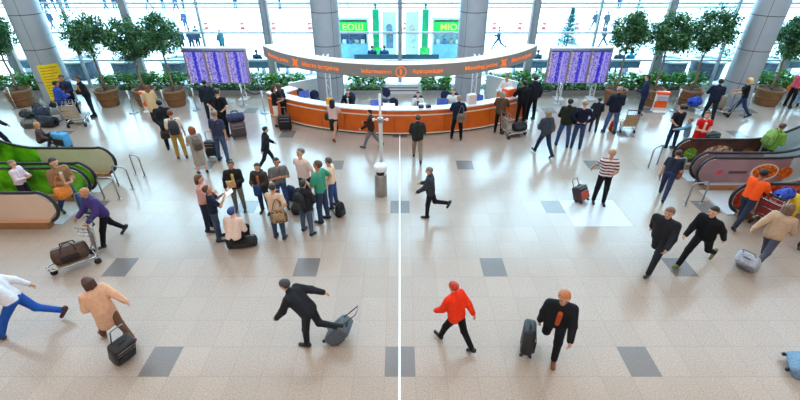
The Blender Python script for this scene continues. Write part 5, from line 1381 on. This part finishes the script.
# --- walkers in the foreground
p = who('man in blue jeans and white shirt walking at the left picture edge', 33, 329, None, 110, h=1.80, arms=('swing', 'swingb'), legs='stride', lean=24, top=('shirt', '#dfe2ea'), bottom=('trousers', '#2353a8'), hair=('cap', '#1d2a52'), shoes='#4a2a22')
p = who('brown-haired woman in peach coat pulling a black case, lower left', 118, 340, None, 60, h=1.58, arms=('hold', 'pull'), legs='walk', lean=14, top=('coat', '#d9a888'), bottom=('trousers', '#6b4a3a'), hair=('bob', '#4a2d1f'), skin='l', shoes='#7a4a30')
q = p['hand'][1]; x, y = at(122, 357); suitcase('black wheeled case pulled by the woman in peach coat', (x, y), 60, .40, .55, .26, '#15151a', tilt=-25, handle=.42)
p = who('man in black stooping forward with a case, lower left of the floor strip', 304, 346, None, 75, h=1.66, arms=('reach', 'pull'), legs='kick', lean=40, top=('jacket', '#24262c'), bottom=('trousers', '#24262d'), hair=('short', '#3a3b42'))
x, y = at(322, 338); suitcase('grey wheeled case trailing behind the stooping man in black', (x + .12, y), 80, .42, .55, .26, '#4d535d', tilt=-40, handle=.45)
who('woman in bright red jacket walking right of the floor strip', 453, 345, 290, 40, h=1.55, arms=('swing', 'swingb'), legs='walk', lean=14, top=('jacket', '#ea3516'), bottom=('trousers', '#15161b'), hair=('short', '#b8321f'))
p = who('man in dark suit striding with a black case, lower right of centre', 552, 365, 290, 160, h=1.82, arms=('swing', 'carry'), legs='kick', lean=14, top=('jacket', '#1a1c22', '#b5502c'), bottom=('trousers', '#17191f'), hair=('short', '#b0683f'), skin='m', shoes='#7a4320')
x, y = at(534, 344); suitcase('black case carried by the man in dark suit', (p['hand'][1].x - .12, p['hand'][1].y, max(.05, p['hand'][1].z - .78)), 75, .40, .6, .22, '#17181c', '#22242a', handle=0)
who('slim figure in dark jacket walking left, centre of the floor', 424, 218, 180, 78, h=1.54, arms=('swing', 'hold'), legs='kick', top=('jacket', '#343943'), bottom=('trousers', '#1b1d24'), hair=('short', '#7a6a60'), lean=6)
p = who('man in striped polo shirt with a wheeled case, right of centre', 597, 204, 163, 168, h=1.74, arms=('hold', 'pull'), top=('polo', '#d9cfd0'), bottom=('trousers', '#15161b'), hair=('short', '#b88a62'), skin='m')
# stripes on the shirt
sm = bpy.data.materials.new('striped_cloth'); sm.use_nodes = True
_n = sm.node_tree; _b = _n.nodes['Principled BSDF']; _b.inputs['Roughness'].default_value = .85
_tc = _n.nodes.new('ShaderNodeTexCoord'); _sp = _n.nodes.new('ShaderNodeSeparateXYZ'); _n.links.new(_tc.outputs['Object'], _sp.inputs[0])
_f = math_node(_n, 'LESS_THAN', math_node(_n, 'FRACT', math_node(_n, 'MULTIPLY', _sp.outputs[2], 11.)), .5)
_m = _n.nodes.new('ShaderNodeMix'); _m.data_type = 'RGBA'; _n.links.new(_f, _m.inputs[0]); _m.inputs[6].default_value = (*lin('#e6dedd'), 1); _m.inputs[7].default_value = (*lin('#5a2634'), 1)
_n.links.new(_m.outputs[2], _b.inputs['Base Color'])
for c in p['root'].children:
    if c.name.startswith('polo'): c.data.materials.clear(); c.data.materials.append(sm)
x, y = at(581, 202); suitcase('red and black wheeled case beside the man in striped polo shirt', (x, y), 35, .42, .44, .28, '#33242a', '#b84a3c', tilt=25, handle=.22)
p = who('person in black top and dark jeans bending beside the right escalators', 660, 198, 160, -40, h=1.62, arms=('down', 'hold'), legs='walk', lean=46, top=('tee', '#1c2130'), bottom=('trousers', '#2a3656'), hair=('short', '#3a291f'), skin='m')
sling(p, 'brown bag carried by the person bending beside the right escalators', 1, '#8a5a44', .3, .26, .3)
p = who('person in orange tee shirt pushing a loaded trolley before the near right escalator', 735, 226, 182, -62, h=1.74, arms=('push', 'push'), legs='walk', lean=10, top=('tee', '#f0561c'), bottom=('trousers', '#2a3042'), hair=('short', '#14100f'), skin='d')
x, y = at(771, 228); luggage_trolley('luggage trolley loaded with red, blue and yellow bags by the near right escalator', (x, y + .1, 0), -68, '#8b2320', scale=1.1)
suitcase('red case at the bottom of the loaded trolley', (x - .05, y + .12, .25), -68, .44, .5, .26, '#b3241e', handle=0)
duffel('blue bag on top of the red case on the loaded trolley', (x + .0, y + .14, .86), 20, .5, .14, '#2443b4', '#1a3288')
backpack('yellow bag on the front of the loaded trolley', (x + .33, y + .22, .25), -60, 1.5, '#edc62e', '#d8a81c', None, 0, 'backpack')
who('tall man in dark suit striding towards the camera, right of centre', 650, 266, 208, 130, h=1.86, arms=('swing', 'swingb'), legs='stride', lean=14, top=('jacket', '#23242a'), bottom=('trousers', '#1d2027'), hair=('short', '#6a4a3a'), skin='m', wide=1.12)
who('man in black jacket walking behind the tall man in dark suit', 692, 264, 205, 120, h=1.80, arms=('swingb', 'swing'), legs='stride2', lean=12, top=('jacket', '#15161b'), bottom=('trousers', '#14151a'), hair=('short', '#1b1613'), shoes='#6f6d35')
p = who('person in beige coat pulling a silver case, right foreground', 757, 262, 208, -60, h=1.72, arms=('pull', 'swing'), legs='stride', lean=10, top=('jacket', '#b89a80'), bottom=('trousers', '#4a4d5c'), hair=('bob', '#6b4a36'))
x, y = at(745, 262); suitcase('silver wheeled case trailing behind the person in beige coat', (x, y - .1), -55, .44, .62, .28, '#a9b2c2', '#8d96a8', tilt=-50, handle=.3)
who('person in navy trousers mostly outside the right picture edge', 800, 243, None, -60, h=1.74, legs='stride', top=('jacket', '#2a3144'), bottom=('trousers', '#1f2a44'), hair=('short', '#2a1d16'))
x, y = at(784, 366); suitcase('blue-grey case at the lower right picture edge', (x, y), 60, .50, .66, .30, '#6b8aa6', '#3a4450', tilt=-55, handle=.35)
p = who('traveller in green jacket riding the far right escalator', 758, 170, None, -80, h=1.62, z=.1, arms=('hold', 'hold'), lean=12, top=('jacket', '#6f9a3c'), bottom=('trousers', '#2b2f22'), hair=('short', '#5a3a2a'), wide=1.1)
wear(p, 'olive green backpack of the traveller in green jacket', '#7ea04a', '#5d7d34', 1.15)

# --- outside, small
def deep(c): return '#%02x%02x%02x' % tuple(int(int(c[i:i + 2], 16) * .55) for i in (1, 3, 5))   # outdoor clothes colours darkened so figures read as silhouettes under the strong sky
OUT = [('walking person in blue outside, right of the right centre column', 497, 49, 70, 'stride', '#2a4a8c', '#2c4f8a'), ('person in blue jacket standing outside right of the left grey column', 53, 30, 0, 'walk', '#34527c', '#3a5a86'),
       ('person in dark blue standing outside above the left board, left one', 183, 52, 0, 'stand', '#3b5878', '#2f4a6a'), ('person in dark blue standing outside above the left board, middle one', 193, 52, 10, 'stand', '#2f4e77', '#2f4a6a'),
       ('person in dark blue standing outside above the left board, right one', 199, 50, -10, 'stand', '#40607f', '#2f4a6a'), ('person with pinkish face and blue coat outside above the first left ficus crowns', 186, 31, 180, 'stand', '#5a74b0', '#39588c'),
       ('teal-coated figure outside left of the first facade tube', 223, 55, 60, 'stand', '#2a7d8a', '#2f6a78'), ('person in grey outside near the thin right mullion', 592, 31, 20, 'walk', '#5a6a84', '#47607f'), ('small dark person outside at the right of the thin right mullion', 603, 32, 0, 'stand', '#5b7484', '#4a6378'),
       ('person outside beside the left edge of the right ficus crowns', 601, 47, 90, 'walk', '#5a6c86', '#4a5f80'), ('person standing at a poster outside left of the centre mullion', 389, 34, 180, 'stand', '#8a97ad', '#7d8fae')]
for lb, px, py, yw, lg, c, c2 in OUT:
    x, y = at(px, py); person(lb, (x, y), h=1.55, yaw=yw, arms=('hold', 'down'), legs=lg, top=('jacket', deep(c)), bottom=('trousers', deep(c2)), hair=('short', '#2a2a30'), group='people outside on the pavement', vox=.03, fine=False, z=-.02)
FAR = [(42, 12.5), (48, 13.5), (55, 11.5), (62, 12.5), (68, 10.5), (106, 11), (115, 10.5), (149, 9.5), (163, 9), (176, 12), (184, 11.5), (235, 9.5), (279, 9), (617, 10.5), (637, 8.5)]
FN = 'first second third fourth fifth sixth seventh eighth ninth tenth eleventh twelfth thirteenth fourteenth fifteenth'.split()
for i, (px, py) in enumerate(FAR):
    x, y = at(px, py); c = ['#2f4a7c', '#37507a', '#24406a', '#5a6fa0', '#3c6a6c', '#44597f'][i % 6]
    person('small distant person in blue by the street railing, %s from the left' % FN[i], (x, y), h=1.6, yaw=(i * 67) % 360, arms=('hold', 'down'), legs=('stand', 'walk')[i % 2], top=('jacket', deep(c)), bottom=('trousers', '#1c2a42'), hair=('short', '#2c2a30'), group='distant people by the street', vox=.035, fine=False, z=-.02)
SITS = [(250, -7.9, 24.6, '#2f4f5f'), (264, -7.05, 24.6, '#a8584f'), (541, 7.6, 24.6, '#34525e'), (615.5, 11.4, 24.6, '#3a4a5c'), (626.5, 12.1, 24.6, '#5a5a62'), (634, 12.75, 24.6, '#2aa0c8'), (352, -1.6, 25.6, '#2c466a'), (377, -.9, 25.6, '#2f4d86')]
SL = ['person in dark teal sitting on the outdoor bench near the left end of the sign', 'person in reddish jacket sitting on the outdoor bench near the left end of the sign', 'person in dark teal sitting on the outdoor bench right of the sign', 'person in slate sitting on the outdoor bench right of the right board',
      'person in grey sitting on the outdoor bench right of the right board', 'person in bright cyan jacket sitting on the outdoor bench right of the right board', 'person in navy sitting on the outdoor bench under the sign, left one', 'person in blue sitting on the outdoor bench under the sign, right one']
for (px, x, y, c), lb in zip(SITS, SL):
    person(lb, (x, y - .02), h=1.66, yaw=0, arms=('lap', 'lap'), legs='sit', top=('jacket', c), bottom=('trousers', '#2b3a4c'), hair=('short', '#2a2522'), group='people sitting on the benches outside', vox=.03, fine=False, z=-.02, aim='none')
